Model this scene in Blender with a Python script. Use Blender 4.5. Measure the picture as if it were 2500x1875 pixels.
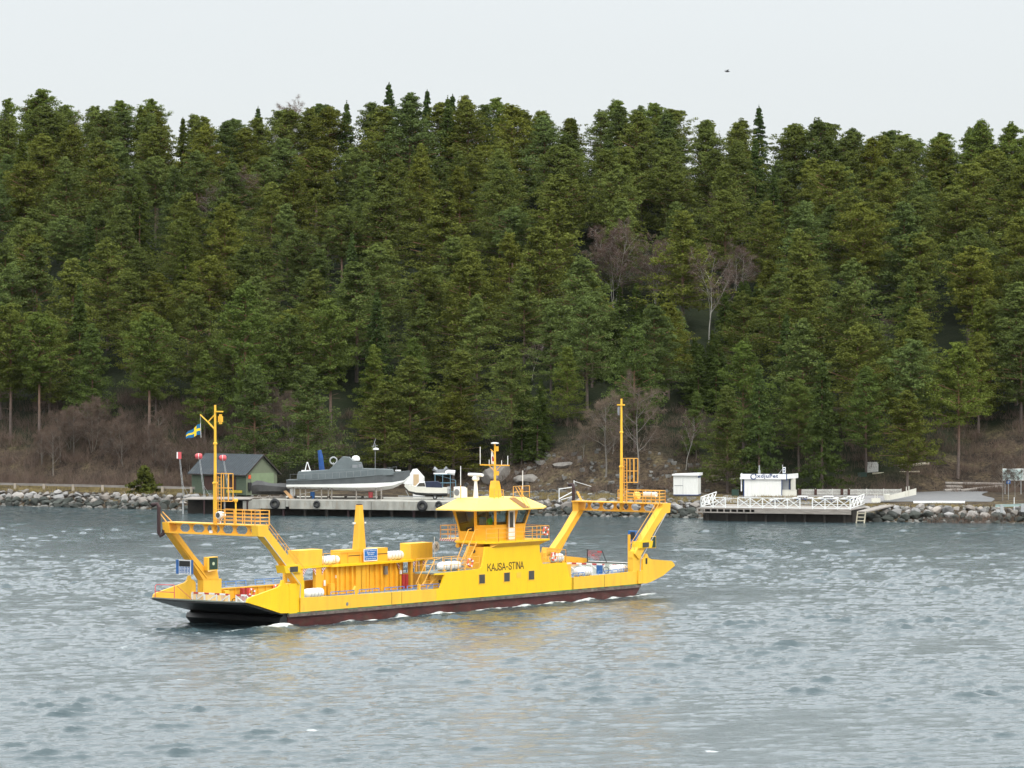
import bpy, math, random
import numpy as np
from mathutils import Vector, Matrix, noise as mnoise

random.seed(7); rng = np.random.default_rng(7)
for o in list(bpy.data.objects): bpy.data.objects.remove(o)
scene = bpy.context.scene
COL = scene.collection
# ------------------------------------------------------------------ camera, sky, sun
F, CAMH, YH = 9000.0, 20.6, 870.0
PITCH = math.atan((937.5 - YH) / F)
cam_d = bpy.data.cameras.new('camera'); cam = bpy.data.objects.new('camera', cam_d); COL.objects.link(cam)
cam_d.sensor_width = 36.0; cam_d.lens = 36.0 * F / 2500.0
cam_d.clip_start = 1.0; cam_d.clip_end = 20000.0
cam.location = (0, 0, CAMH); cam.rotation_euler = (math.pi / 2 - PITCH, 0, 0)
scene.camera = cam

SUN_EL, SUN_AZ = math.radians(48), math.radians(150)      # azimuth measured clockwise from +Y
world = bpy.data.worlds.new('World'); scene.world = world; world.use_nodes = True
wn, wl = world.node_tree.nodes, world.node_tree.links
for n in list(wn): wn.remove(n)
w_out = wn.new('ShaderNodeOutputWorld'); w_bg = wn.new('ShaderNodeBackground')
w_sky = wn.new('ShaderNodeTexSky'); w_sky.sky_type = 'NISHITA'; w_sky.sun_disc = False
w_sky.sun_elevation = SUN_EL; w_sky.sun_rotation = SUN_AZ
# an overcast deck: grey cloud whose luminance rises towards the zenith, with faint unevenness
w_tc = wn.new('ShaderNodeTexCoord'); w_sep = wn.new('ShaderNodeSeparateXYZ')
w_ramp = wn.new('ShaderNodeValToRGB')
w_ramp.color_ramp.elements[0].position = 0.0; w_ramp.color_ramp.elements[0].color = (7.3, 7.65, 7.8, 1)
w_ramp.color_ramp.elements[1].position = 1.0; w_ramp.color_ramp.elements[1].color = (25.0, 26.3, 27.0, 1)
e = w_ramp.color_ramp.elements.new(0.10); e.color = (7.9, 8.25, 8.4, 1)
e = w_ramp.color_ramp.elements.new(0.17); e.color = (15.2, 15.8, 16.1, 1)
e = w_ramp.color_ramp.elements.new(0.34); e.color = (20.5, 21.2, 21.6, 1)
w_noi = wn.new('ShaderNodeTexNoise'); w_noi.inputs['Scale'].default_value = 2.2; w_noi.inputs['Detail'].default_value = 4
w_map = wn.new('ShaderNodeMapping'); w_map.inputs['Scale'].default_value = (1, 1, 5)
w_mr = wn.new('ShaderNodeMapRange'); w_mr.inputs['To Min'].default_value = 0.94; w_mr.inputs['To Max'].default_value = 1.05
w_mul = wn.new('ShaderNodeVectorMath'); w_mul.operation = 'SCALE'
w_mix = wn.new('ShaderNodeMix'); w_mix.data_type = 'RGBA'; w_mix.inputs[0].default_value = 0.9
wl.new(w_tc.outputs['Generated'], w_sep.inputs[0]); wl.new(w_sep.outputs['Z'], w_ramp.inputs[0])
wl.new(w_tc.outputs['Generated'], w_map.inputs[0]); wl.new(w_map.outputs[0], w_noi.inputs['Vector'])
wl.new(w_noi.outputs['Fac'], w_mr.inputs[0]); wl.new(w_ramp.outputs[0], w_mul.inputs[0]); wl.new(w_mr.outputs[0], w_mul.inputs['Scale'])
wl.new(w_sky.outputs[0], w_mix.inputs[6]); wl.new(w_mul.outputs[0], w_mix.inputs[7])
wl.new(w_mix.outputs[2], w_bg.inputs['Color']); w_bg.inputs['Strength'].default_value = 0.1
wl.new(w_bg.outputs[0], w_out.inputs[0])

sun_d = bpy.data.lights.new('sun', 'SUN'); sun = bpy.data.objects.new('sun', sun_d); COL.objects.link(sun)
sun_d.energy = 1.5; sun_d.angle = math.radians(14); sun_d.color = (1.0, 0.95, 0.86)
sd = Vector((math.sin(SUN_AZ) * math.cos(SUN_EL), math.cos(SUN_AZ) * math.cos(SUN_EL), math.sin(SUN_EL)))
sun.rotation_euler = sd.to_track_quat('Z', 'Y').to_euler()
scene.view_settings.view_transform = 'Standard'; scene.view_settings.look = 'None'
scene.view_settings.exposure = 0.12; scene.view_settings.gamma = 1.0
scene.cycles.max_bounces = 6; scene.cycles.transparent_max_bounces = 12

# ------------------------------------------------------------------ helpers
_cp, _sp = math.cos(PITCH), math.sin(PITCH)
def proj(X, Y, Z):
    dz = Z - CAMH; d = Y * _cp - dz * _sp; up = Y * _sp + dz * _cp
    return 1250 + F * X / d, 937.5 - F * up / d
def _ray(px, py):
    x = (px - 1250) / F; up = (937.5 - py) / F
    return x, _cp + up * _sp, -_sp + up * _cp
def AY(px, py, Y):                      # point of the sight line at depth Y -> X, Z
    r = _ray(px, py); t = Y / r[1]; return r[0] * t, CAMH + r[2] * t
def AZ(px, py, z):                      # point of the sight line at height z -> X, Y
    r = _ray(px, py); t = (z - CAMH) / r[2]; return r[0] * t, r[1] * t

def tag(o, label=None, cat=None, group=None, kind=None):
    if label: o['label'] = label
    if cat: o['category'] = cat
    if group: o['group'] = group
    if kind: o['kind'] = kind
    return o
def empty(name, loc=(0, 0, 0), rz=0.0, parent=None):
    o = bpy.data.objects.new(name, None); o.location = loc; o.rotation_euler = (0, 0, rz)
    o.empty_display_size = 0.2
    COL.objects.link(o)
    if parent: o.parent = parent
    return o
class MB:
    def __init__(s): s.v = []; s.f = []; s.mi = []
    def add(s, vs, fs, m=0):
        b = len(s.v); s.v.extend([tuple(p) for p in vs]); s.f.extend([tuple(i + b for i in f) for f in fs]); s.mi.extend([m] * len(fs)); return s
    def box(s, x0, x1, y0, y1, z0, z1, m=0):
        return s.add([(x0,y0,z0),(x1,y0,z0),(x1,y1,z0),(x0,y1,z0),(x0,y0,z1),(x1,y0,z1),(x1,y1,z1),(x0,y1,z1)],
                     [(0,3,2,1),(4,5,6,7),(0,1,5,4),(1,2,6,5),(2,3,7,6),(3,0,4,7)], m)
    def prism(s, poly, axis, a, b, m=0):          # polygon in the two other axes, extruded from a to b
        n = len(poly)
        def P(p, t):
            if axis == 'y': return (p[0], t, p[1])
            if axis == 'z': return (p[0], p[1], t)
            return (t, p[0], p[1])
        vs = [P(p, a) for p in poly] + [P(p, b) for p in poly]
        ar = sum(poly[i][0] * poly[(i+1) % n][1] - poly[(i+1) % n][0] * poly[i][1] for i in range(n))
        if axis == 'y': ar = -ar
        if b < a: ar = -ar
        c0, c1 = tuple(range(n)), tuple(range(n, 2*n))
        sides = [(i, (i+1) % n, (i+1) % n + n, i + n) for i in range(n)]
        if ar > 0: fs = [c0[::-1], c1] + sides
        else: fs = [c0, c1[::-1]] + [q[::-1] for q in sides]
        return s.add(vs, fs, m)
    def bar(s, p, q, w=0.05, h=None, m=0):        # straight rectangular bar
        h = h or w; p, q = Vector(p), Vector(q); d = (q - p)
        if d.length < 1e-6: return s
        d.normalize(); up = Vector((0, 0, 1)) if abs(d.z) < .95 else Vector((1, 0, 0))
        sx = d.cross(up).normalized() * w / 2; sy = sx.cross(d).normalized() * h / 2
        vs = [p-sx-sy, p+sx-sy, p+sx+sy, p-sx+sy, q-sx-sy, q+sx-sy, q+sx+sy, q-sx+sy]
        return s.add(vs, [(0,3,2,1),(4,5,6,7),(0,1,5,4),(1,2,6,5),(2,3,7,6),(3,0,4,7)][::-1] and
                     [(0,1,2,3),(7,6,5,4),(4,5,1,0),(5,6,2,1),(6,7,3,2),(7,4,0,3)], m)
    def tube(s, pts, r, n=7, m=0, cap=True):      # r: number or list
        pts = [Vector(p) for p in pts]; k = len(pts)
        rs = r if isinstance(r, (list, tuple)) else [r] * k
        vs = []; prev = None
        for i in range(k):
            d = (pts[min(i+1, k-1)] - pts[max(i-1, 0)]).normalized()
            if prev is None:
                up = Vector((0, 0, 1)) if abs(d.z) < .9 else Vector((1, 0, 0)); a = d.cross(up).normalized()
            else: a = (prev - d * prev.dot(d)).normalized()
            prev = a; b = d.cross(a)
            for j in range(n):
                t = 2 * math.pi * j / n; vs.append(pts[i] + (a * math.cos(t) + b * math.sin(t)) * rs[i])
        fs = [(i*n+j, i*n+(j+1) % n, (i+1)*n+(j+1) % n, (i+1)*n+j) for i in range(k-1) for j in range(n)]
        if cap: fs += [tuple(range(n))[::-1], tuple((k-1)*n + j for j in range(n))]
        return s.add(vs, fs, m)
    def cyl(s, p, q, r, n=14, m=0): return s.tube([p, q], r, n, m)
    def lathe(s, c, prof, n=16, axis='z', m=0):   # prof: (r, h)
        vs = []
        for r, h in prof:
            for j in range(n):
                t = 2*math.pi*j/n; x, y = r*math.cos(t), r*math.sin(t)
                vs.append({'z': (c[0]+x, c[1]+y, c[2]+h), 'x': (c[0]+h, c[1]+x, c[2]+y), 'y': (c[0]+x, c[1]+h, c[2]+y)}[axis])
        k = len(prof)
        fs = [(i*n+j, i*n+(j+1) % n, (i+1)*n+(j+1) % n, (i+1)*n+j) for i in range(k-1) for j in range(n)]
        fs += [tuple(range(n))[::-1], tuple((k-1)*n+j for j in range(n))]
        if axis == 'y': fs = [f[::-1] for f in fs]
        return s.add(vs, fs, m)
    def torus(s, c, R, r, axis='y', n=20, k=8, m=0, arc=1.0):
        vs = []
        for i in range(n):
            a = 2*math.pi*i/n
            for j in range(k):
                b = 2*math.pi*j/k; rr = R + r*math.cos(b); x, y, z = rr*math.cos(a), rr*math.sin(a), r*math.sin(b)
                vs.append({'y': (c[0]+x, c[1]+z, c[2]+y), 'x': (c[0]+z, c[1]+x, c[2]+y), 'z': (c[0]+x, c[1]+y, c[2]+z)}[axis])
        fs = [(i*k+j, ((i+1) % n)*k+j, ((i+1) % n)*k+(j+1) % k, i*k+(j+1) % k) for i in range(n) for j in range(k)]
        return s.add(vs, fs, m)
    def loft(s, rings, m=0, closed=True, caps=True):
        n = len(rings[0]); b = []
        for r in rings: b.extend(r)
        J = n if closed else n - 1
        fs = [(i*n+j, i*n+(j+1) % n, (i+1)*n+(j+1) % n, (i+1)*n+j) for i in range(len(rings)-1) for j in range(J)]
        if caps and closed: fs += [tuple(range(n))[::-1], tuple((len(rings)-1)*n+j for j in range(n))]
        return s.add(b, fs, m)
    def build(s, name, mats, parent=None, smooth=False, bevel=0, loc=None, rz=0, fix=True):
        me = bpy.data.meshes.new(name); me.from_pydata(s.v, [], s.f)
        if not isinstance(mats, (list, tuple)): mats = [mats]
        for q in mats: me.materials.append(q)
        me.polygons.foreach_set('material_index', s.mi)
        if smooth: me.polygons.foreach_set('use_smooth', [True] * len(s.f))
        me.update()
        o = bpy.data.objects.new(name, me); COL.objects.link(o)
        if parent: o.parent = parent
        if loc: o.location = loc
        if rz: o.rotation_euler = (0, 0, rz)
        if smooth and smooth != 'full':
            try: me.set_sharp_from_angle(angle=math.radians(40))
            except Exception: pass
        if bevel:
            b = o.modifiers.new('bevel', 'BEVEL'); b.width = bevel; b.segments = 2; b.limit_method = 'ANGLE'; b.angle_limit = math.radians(40)
        return o
def railing(mb, pts, h=1.05, rails=(1.0, .66, .33), step=1.2, r=0.025, m=0, posts=True):
    for a, b in zip(pts[:-1], pts[1:]):
        a, b = Vector(a), Vector(b)
        for k in rails: mb.bar(a + Vector((0,0,h*k)), b + Vector((0,0,h*k)), r*2, m=m)
        n = max(1, round((b-a).length / step))
        for i in range(n+1):
            p = a.lerp(b, i/n); mb.bar(p, p + Vector((0,0,h)), r*2, m=m)
def ladder(mb, p, q, width_vec, n, r=.03, m=0):
    p, q, w = Vector(p), Vector(q), Vector(width_vec)
    mb.bar(p, q, r*2, m=m); mb.bar(p+w, q+w, r*2, m=m)
    for i in range(n):
        t = (i+.5)/n; mb.bar(p.lerp(q, t), p.lerp(q, t)+w, r*1.6, m=m)
def text_mb(mb, body, width, height, place, m=0, depth=0.01, bold=0.0):
    cu = bpy.data.curves.new('txt', 'FONT'); cu.body = body; cu.size = 1; cu.extrude = depth; cu.resolution_u = 3; cu.offset = bold; cu.space_character = 1.0 if bold < .013 else 1.12
    ob = bpy.data.objects.new('txt', cu); COL.objects.link(ob)
    bpy.context.view_layer.update()
    me = bpy.data.meshes.new_from_object(ob.evaluated_get(bpy.context.evaluated_depsgraph_get()))
    vs = [v.co.copy() for v in me.vertices]; fs = [tuple(p.vertices) for p in me.polygons]
    bpy.data.objects.remove(ob); bpy.data.curves.remove(cu); bpy.data.meshes.remove(me)
    x0 = min(v.x for v in vs); x1 = max(v.x for v in vs); y0 = min(v.y for v in vs); y1 = max(v.y for v in vs)
    out = [place((v.x-x0)/(x1-x0)*width, (v.y-y0)/(y1-y0)*height, v.z) for v in vs]
    mb.add(out, fs, m)

# ------------------------------------------------------------------ materials
def _m(name):
    m = bpy.data.materials.new(name); m.use_nodes = True; nt = m.node_tree
    return m, nt, nt.nodes['Principled BSDF']
def mat(name, col, rough=.6, metal=0, var=.12, scale=1.5, bump=0, bscale=8, stain=None, samt=.35, sscale=.8, spec=.5, stretch=(1,1,1), rand=0):
    m, nt, bs = _m(name); N, L = nt.nodes, nt.links
    tc = N.new('ShaderNodeTexCoord'); mp = N.new('ShaderNodeMapping'); mp.inputs['Scale'].default_value = stretch
    L.new(tc.outputs['Object'], mp.inputs[0])
    no = N.new('ShaderNodeTexNoise'); no.inputs['Scale'].default_value = scale; no.inputs['Detail'].default_value = 6
    L.new(mp.outputs[0], no.inputs['Vector'])
    mr = N.new('ShaderNodeMapRange'); mr.inputs['From Min'].default_value = .3; mr.inputs['From Max'].default_value = .7
    mr.inputs['To Min'].default_value = 1-var; mr.inputs['To Max'].default_value = 1+var*.5
    L.new(no.outputs['Fac'], mr.inputs[0])
    sc = N.new('ShaderNodeVectorMath'); sc.operation = 'SCALE'; sc.inputs[0].default_value = col[:3]
    L.new(mr.outputs[0], sc.inputs['Scale']); src = sc.outputs[0]
    if stain:
        n2 = N.new('ShaderNodeTexNoise'); n2.inputs['Scale'].default_value = sscale; n2.inputs['Detail'].default_value = 8; n2.inputs['Roughness'].default_value = .7
        L.new(mp.outputs[0], n2.inputs['Vector'])
        r2 = N.new('ShaderNodeMapRange'); r2.inputs['From Min'].default_value = .52; r2.inputs['From Max'].default_value = .72; r2.inputs['To Max'].default_value = samt
        L.new(n2.outputs['Fac'], r2.inputs[0])
        mx = N.new('ShaderNodeMix'); mx.data_type = 'RGBA'; mx.inputs[7].default_value = (*stain, 1)
        L.new(r2.outputs[0], mx.inputs[0]); L.new(src, mx.inputs[6]); src = mx.outputs[2]
    if rand:
        oi = N.new('ShaderNodeObjectInfo'); mm = N.new('ShaderNodeMix'); mm.data_type = 'RGBA'; mm.blend_type = 'MULTIPLY'; mm.inputs[0].default_value = 1
        L.new(src, mm.inputs[6]); L.new(oi.outputs['Color'], mm.inputs[7]); src = mm.outputs[2]
    L.new(src, bs.inputs['Base Color'])
    bs.inputs['Roughness'].default_value = rough; bs.inputs['Metallic'].default_value = metal
    bs.inputs['Specular IOR Level'].default_value = spec
    if bump:
        nb = N.new('ShaderNodeTexNoise'); nb.inputs['Scale'].default_value = bscale; nb.inputs['Detail'].default_value = 6
        L.new(mp.outputs[0], nb.inputs['Vector'])
        bp = N.new('ShaderNodeBump'); bp.inputs['Strength'].default_value = bump; bp.inputs['Distance'].default_value = .05
        L.new(nb.outputs['Fac'], bp.inputs['Height']); L.new(bp.outputs[0], bs.inputs['Normal'])
    return m
def stripes(name, c1, c2, period, direction, rough=.6, duty=.5, var=0.1):
    m, nt, bs = _m(name); N, L = nt.nodes, nt.links
    tc = N.new('ShaderNodeTexCoord'); dp = N.new('ShaderNodeVectorMath'); dp.operation = 'DOT_PRODUCT'
    dp.inputs[1].default_value = Vector(direction) / period
    fr = N.new('ShaderNodeMath'); fr.operation = 'FRACT'; gt = N.new('ShaderNodeMath'); gt.operation = 'GREATER_THAN'; gt.inputs[1].default_value = duty
    mx = N.new('ShaderNodeMix'); mx.data_type = 'RGBA'; mx.inputs[6].default_value = (*c1, 1); mx.inputs[7].default_value = (*c2, 1)
    L.new(tc.outputs['Object'], dp.inputs[0]); L.new(dp.outputs['Value'], fr.inputs[0]); L.new(fr.outputs[0], gt.inputs[0]); L.new(gt.outputs[0], mx.inputs[0])
    L.new(mx.outputs[2], bs.inputs['Base Color']); bs.inputs['Roughness'].default_value = rough
    return m
RUST = (.16, .06, .02)
M = {}
M['yhouse'] = mat('yellow paint', (.90, .545, .006), .5, var=.07, scale=.8, stain=(.55, .26, .03), samt=.32, sscale=1.6, stretch=(1.6,1,.3), bump=.05, bscale=2)
M['yfaded'] = mat('faded yellow paint', (.86, .49, .035), .55, var=.1, scale=.6, stain=(.50, .27, .06), samt=.4, sscale=1.3, stretch=(1.4,1,.35), bump=.05, bscale=2)
M['ygantry'] = mat('gantry yellow paint', (.85, .43, .03), .5, var=.08, scale=.9, stain=(.5, .26, .04), samt=.3, sscale=1.6, bump=.04, bscale=3)
M['yrail'] = mat('rail yellow paint', (.80, .40, .06), .5, var=.1)
M['yroof'] = mat('roof yellow with painted sky light', (.88, .58, .13), .55, var=.06, scale=.7, stain=(.6, .42, .14), samt=.2)  # paler than the wall yellow: sky light on the top is put into the colour
M['red_hull'] = mat('red antifouling', (.075, .013, .010), .55, var=.4, scale=1.2, stain=(.045, .04, .02), samt=.7, sscale=.9, bump=.2, bscale=3, stretch=(1,1,1.8))
M['black_hull'] = mat('black hull paint', (.012, .012, .012), .35, var=.4, stain=(.05, .035, .02), samt=.45, sscale=.7, bump=.15, bscale=2)
M['strake'] = mat('worn rubbing strake', (.13, .10, .085), .7, var=.5, scale=2.5, stain=(.30, .22, .2), samt=.7, sscale=2, bump=.3, bscale=5)
M['green'] = mat('green deck edge paint', (.06, .17, .07), .6, var=.3, scale=2, stain=RUST, samt=.5)
M['deck'] = mat('grey green deck paint', (.19, .22, .19), .7, var=.2, scale=1, stain=(.2, .16, .12), samt=.4)
M['white'] = mat('white paint', (.78, .78, .76), .5, var=.06, scale=2)
M['whitefib'] = mat('white fibreglass', (.80, .80, .78), .35, var=.05)
M['black'] = mat('black rubber', (.018, .018, .018), .7, var=.3)
M['maroon'] = mat('dark exhaust steel', (.035, .012, .012), .6, var=.3)
M['red'] = mat('red paint', (.42, .03, .03), .5, var=.15)
M['pinkred'] = mat('faded red paint', (.60, .09, .10), .5, var=.15)
M['blue'] = mat('blue paint', (.02, .12, .36), .5, var=.15)
M['bluerail'] = mat('blue rail paint', (.05, .16, .42), .5, var=.15)
M['darkgreen'] = mat('dark green panel', (.012, .04, .025), .5, var=.2)
M['orange'] = mat('lifebuoy orange', (.72, .12, .05), .5, var=.1)
M['metal'] = mat('grey metal', (.28, .29, .30), .45, metal=.6, var=.2)
M['aluminium'] = mat('aluminium', (.55, .57, .58), .4, metal=.5, var=.1)
M['text'] = mat('dark lettering', (.03, .015, .008), .6, var=.1)
M['hazard'] = stripes('red and white hazard stripes', (.72,.70,.68), (.40,.03,.03), .17, (.7,.7,.7))
M['redwhite'] = stripes('red and white barrier band', (.78,.78,.76), (.45,.04,.04), 1.1, (0,1,0), duty=.55)
def glass_mat(name, col, rough=.05):
    m, nt, bs = _m(name)
    N, L = nt.nodes, nt.links
    tr = N.new('ShaderNodeBsdfTransparent'); tr.inputs[0].default_value = (*col, 1)
    gl = N.new('ShaderNodeBsdfGlossy'); gl.inputs['Roughness'].default_value = rough
    fr = N.new('ShaderNodeFresnel'); fr.inputs[0].default_value = 1.5
    ad = N.new('ShaderNodeMixShader'); L.new(fr.outputs[0], ad.inputs[0]); L.new(tr.outputs[0], ad.inputs[1]); L.new(gl.outputs[0], ad.inputs[2])
    L.new(ad.outputs[0], N['Material Output'].inputs[0]); return m
M['glass'] = glass_mat('tinted cab glass', (.74, .84, .82))
M['darkglass'] = mat('dark window glass', (.06, .055, .045), .08, var=.2, spec=.6)

# ------------------------------------------------------------------ ground and water
SH = [(-400, 640), (-120, 540), (-69.4, 507.8), (-46.7, 495), (-38, 490), (-8, 484), (0, 478), (13.1, 472.8), (23.5, 469.2), (45.8, 458.5), (62.6, 454.3), (120, 437), (400, 380)]
SHX, SHY = np.array([p[0] for p in SH], float), np.array([p[1] for p in SH], float)
def shoreY(X): return np.interp(X, SHX, SHY)
def fbm2(X, Y, seed, wl0, oct=4):
    r = np.random.default_rng(seed); out = np.zeros(np.broadcast(X, Y).shape); a = 1.0
    for k in range(oct):
        for j in range(5):
            th = r.uniform(0, 2*math.pi); kk = 2*math.pi/(wl0/2**k*r.uniform(.7, 1.3)); ph = r.uniform(0, 6.28)
            out += a*np.sin(kk*(X*math.cos(th)+Y*math.sin(th))+ph)/5
        a *= .55
    return out
def ground(X, Y):
    X = np.asarray(X, float); Y = np.asarray(Y, float)
    s = Y - shoreY(X)
    z = np.interp(s, [-60, -12, 0, 5.5, 7, 15], [-12, -3, -.25, 1.7, 1.9, 2.3])
    grade = np.interp(X, [-90, -75, 0, 40, 90], [.425, .425, .408, .382, .358])
    start = np.interp(X, [-90, -50, -34, -10, 5, 20, 35, 50, 62, 75], [13, 13, 22, 24, 17, 18, 25, 28, 34, 30])
    h = np.clip(s - start, 0, None); ridge = 112.0
    hill = np.where(h < ridge, grade*h, grade*ridge + .05*(h-ridge))
    # soft toe and shoulder
    hill = hill - 1.6*np.exp(-((h-0)/9)**2)*np.clip(h/3, 0, 1) - 2.5*np.exp(-((h-ridge)/22)**2)
    z = z + np.clip(hill, 0, None) + np.where(s > 15, .02*(np.clip(s, 15, 40)-15), 0)
    amp = np.interp(s, [0, 6, 14, 30, 80], [0, .04, .08, .9, 1.6])*np.clip(h/12, .1, 1)
    return z + amp*fbm2(X, Y, 3, 34)
def g1(x, y): return float(ground(np.array([x]), np.array([y]))[0])

def grid_obj(name, X, Y, Z, material, smooth=True):
    r, c = X.shape
    me = bpy.data.meshes.new(name)
    co = np.stack([X, Y, Z], -1).reshape(-1, 3)
    idx = np.arange(r*c).reshape(r, c)
    q = np.stack([idx[:-1,:-1], idx[:-1,1:], idx[1:,1:], idx[1:,:-1]], -1).reshape(-1)
    nf = len(q)//4
    me.vertices.add(len(co)); me.vertices.foreach_set('co', co.astype(np.float32).ravel())
    me.loops.add(len(q)); me.loops.foreach_set('vertex_index', q.astype(np.int32))
    me.polygons.add(nf); me.polygons.foreach_set('loop_start', np.arange(0, nf*4, 4, dtype=np.int32))
    me.polygons.foreach_set('loop_total', np.full(nf, 4, np.int32))
    me.update(); me.validate()
    if smooth: me.polygons.foreach_set('use_smooth', np.ones(nf, bool))
    me.materials.append(material)
    o = bpy.data.objects.new(name, me); COL.objects.link(o); return o

def ground_mat():
    m, nt, bs = _m('forest floor and dry grass'); N, L = nt.nodes, nt.links
    tc = N.new('ShaderNodeTexCoord')
    def noise(s, d=8, r=.6):
        n = N.new('ShaderNodeTexNoise'); n.inputs['Scale'].default_value = s; n.inputs['Detail'].default_value = d; n.inputs['Roughness'].default_value = r
        L.new(tc.outputs['Object'], n.inputs['Vector']); return n.outputs['Fac']
    def ramp(src, pts):
        r = N.new('ShaderNodeValToRGB'); el = r.color_ramp.elements
        while len(el) < len(pts): el.new(.5)
        for q, (p, c) in zip(el, pts): q.position = p; q.color = (*c, 1)
        L.new(src, r.inputs[0]); return r.outputs[0]
    a = ramp(noise(.35), [(.32, (.028,.022,.017)), (.45, (.062,.048,.036)), (.55, (.10,.075,.05)), (.68, (.15,.125,.07))])
    b = ramp(noise(2.6), [(.35, (.35,.35,.35)), (.5, (.8,.8,.8)), (.66, (1.3,1.3,1.25))])
    mx = N.new('ShaderNodeMix'); mx.data_type = 'RGBA'; mx.blend_type = 'MULTIPLY'; mx.inputs[0].default_value = 1
    L.new(a, mx.inputs[6]); L.new(b, mx.inputs[7])
    at = N.new('ShaderNodeAttribute'); at.attribute_name = 'moss_shade'
    m2 = N.new('ShaderNodeMix'); m2.data_type = 'RGBA'; m2.inputs[7].default_value = (.018, .026, .012, 1)  # dark moss colour that also paints in the shade under the trees
    L.new(at.outputs['Fac'], m2.inputs[0]); L.new(mx.outputs[2], m2.inputs[6])
    L.new(m2.outputs[2], bs.inputs['Base Color']); bs.inputs['Roughness'].default_value = .95; bs.inputs['Specular IOR Level'].default_value = .1
    bp = N.new('ShaderNodeBump'); bp.inputs['Distance'].default_value = .3; bp.inputs['Strength'].default_value = .8
    L.new(noise(2.0, 10, .7), bp.inputs['Height']); L.new(bp.outputs[0], bs.inputs['Normal'])
    return m
M['ground'] = ground_mat()
tx = np.concatenate([np.linspace(-3000, -130, 14)[:-1], np.arange(-130, 130.1, 1.25), np.linspace(130, 3000, 14)[1:]])
ts = np.concatenate([[-70, -40, -20], np.arange(-12, 60, .8), np.arange(60, 190, 1.6), np.array([200, 230, 300, 600, 2000])])
TX, TS = np.meshgrid(tx, ts); TY = shoreY(TX) + TS
ter = tag(grid_obj('terrain', TX, TY, ground(TX, TY), M['ground']), kind='structure')
_st = np.interp(TX, [-90, -50, -34, -10, 5, 20, 35, 50, 62, 75], [24, 24, 24, 25, 30, 28, 25, 29, 48, 52])
_a = ter.data.attributes.new('moss_shade', 'FLOAT', 'POINT'); _a.data.foreach_set('value', (np.clip((TS - _st + 2.5*fbm2(TX, TY, 44, 14))/7, 0, .92)).astype(np.float32).ravel())

# water -----------------------------------------------------------------
FA = Vector((-17.02, 279.92, 0.0)); FTH = math.radians(52.3)
FU = Vector((math.cos(FTH), math.sin(FTH), 0)); FV = Vector((-math.sin(FTH), math.cos(FTH), 0))
def water_mat():
    m, nt, bs = _m('sea water'); N, L = nt.nodes, nt.links
    tc = N.new('ShaderNodeTexCoord')
    n1 = N.new('ShaderNodeTexNoise'); n1.inputs['Scale'].default_value = 1.35; n1.inputs['Detail'].default_value = 5; n1.inputs['Roughness'].default_value = .62
    mp = N.new('ShaderNodeMapping'); mp.inputs['Scale'].default_value = (1.6, 2.6, 1); mp.inputs['Rotation'].default_value = (0, 0, .35)
    L.new(tc.outputs['Object'], mp.inputs[0]); L.new(mp.outputs[0], n1.inputs['Vector'])
    bp = N.new('ShaderNodeBump'); bp.inputs['Strength'].default_value = .9; bp.inputs['Distance'].default_value = .07
    L.new(n1.outputs['Fac'], bp.inputs['Height']); L.new(bp.outputs[0], bs.inputs['Normal'])
    at = N.new('ShaderNodeAttribute'); at.attribute_name = 'foam'
    n2 = N.new('ShaderNodeTexNoise'); n2.inputs['Scale'].default_value = 1.7; n2.inputs['Detail'].default_value = 8; n2.inputs['Roughness'].default_value = .7
    L.new(tc.outputs['Object'], n2.inputs['Vector'])
    ad = N.new('ShaderNodeMath'); ad.operation = 'ADD'; L.new(at.outputs['Fac'], ad.inputs[0]); L.new(n2.outputs['Fac'], ad.inputs[1])
    rr = N.new('ShaderNodeMapRange'); rr.inputs['From Min'].default_value = .93; rr.inputs['From Max'].default_value = 1.26; L.new(ad.outputs[0], rr.inputs[0])
    mx = N.new('ShaderNodeMix'); mx.data_type = 'RGBA'; mx.inputs[6].default_value = (.046, .070, .077, 1); mx.inputs[7].default_value = (.75, .78, .76, 1)
    L.new(rr.outputs[0], mx.inputs[0]); L.new(mx.outputs[2], bs.inputs['Base Color'])
    r3 = N.new('ShaderNodeMapRange'); r3.inputs['To Min'].default_value = .11; r3.inputs['To Max'].default_value = .8; L.new(rr.outputs[0], r3.inputs[0])
    L.new(r3.outputs[0], bs.inputs['Roughness']); bs.inputs['IOR'].default_value = 1.333
    return m
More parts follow.
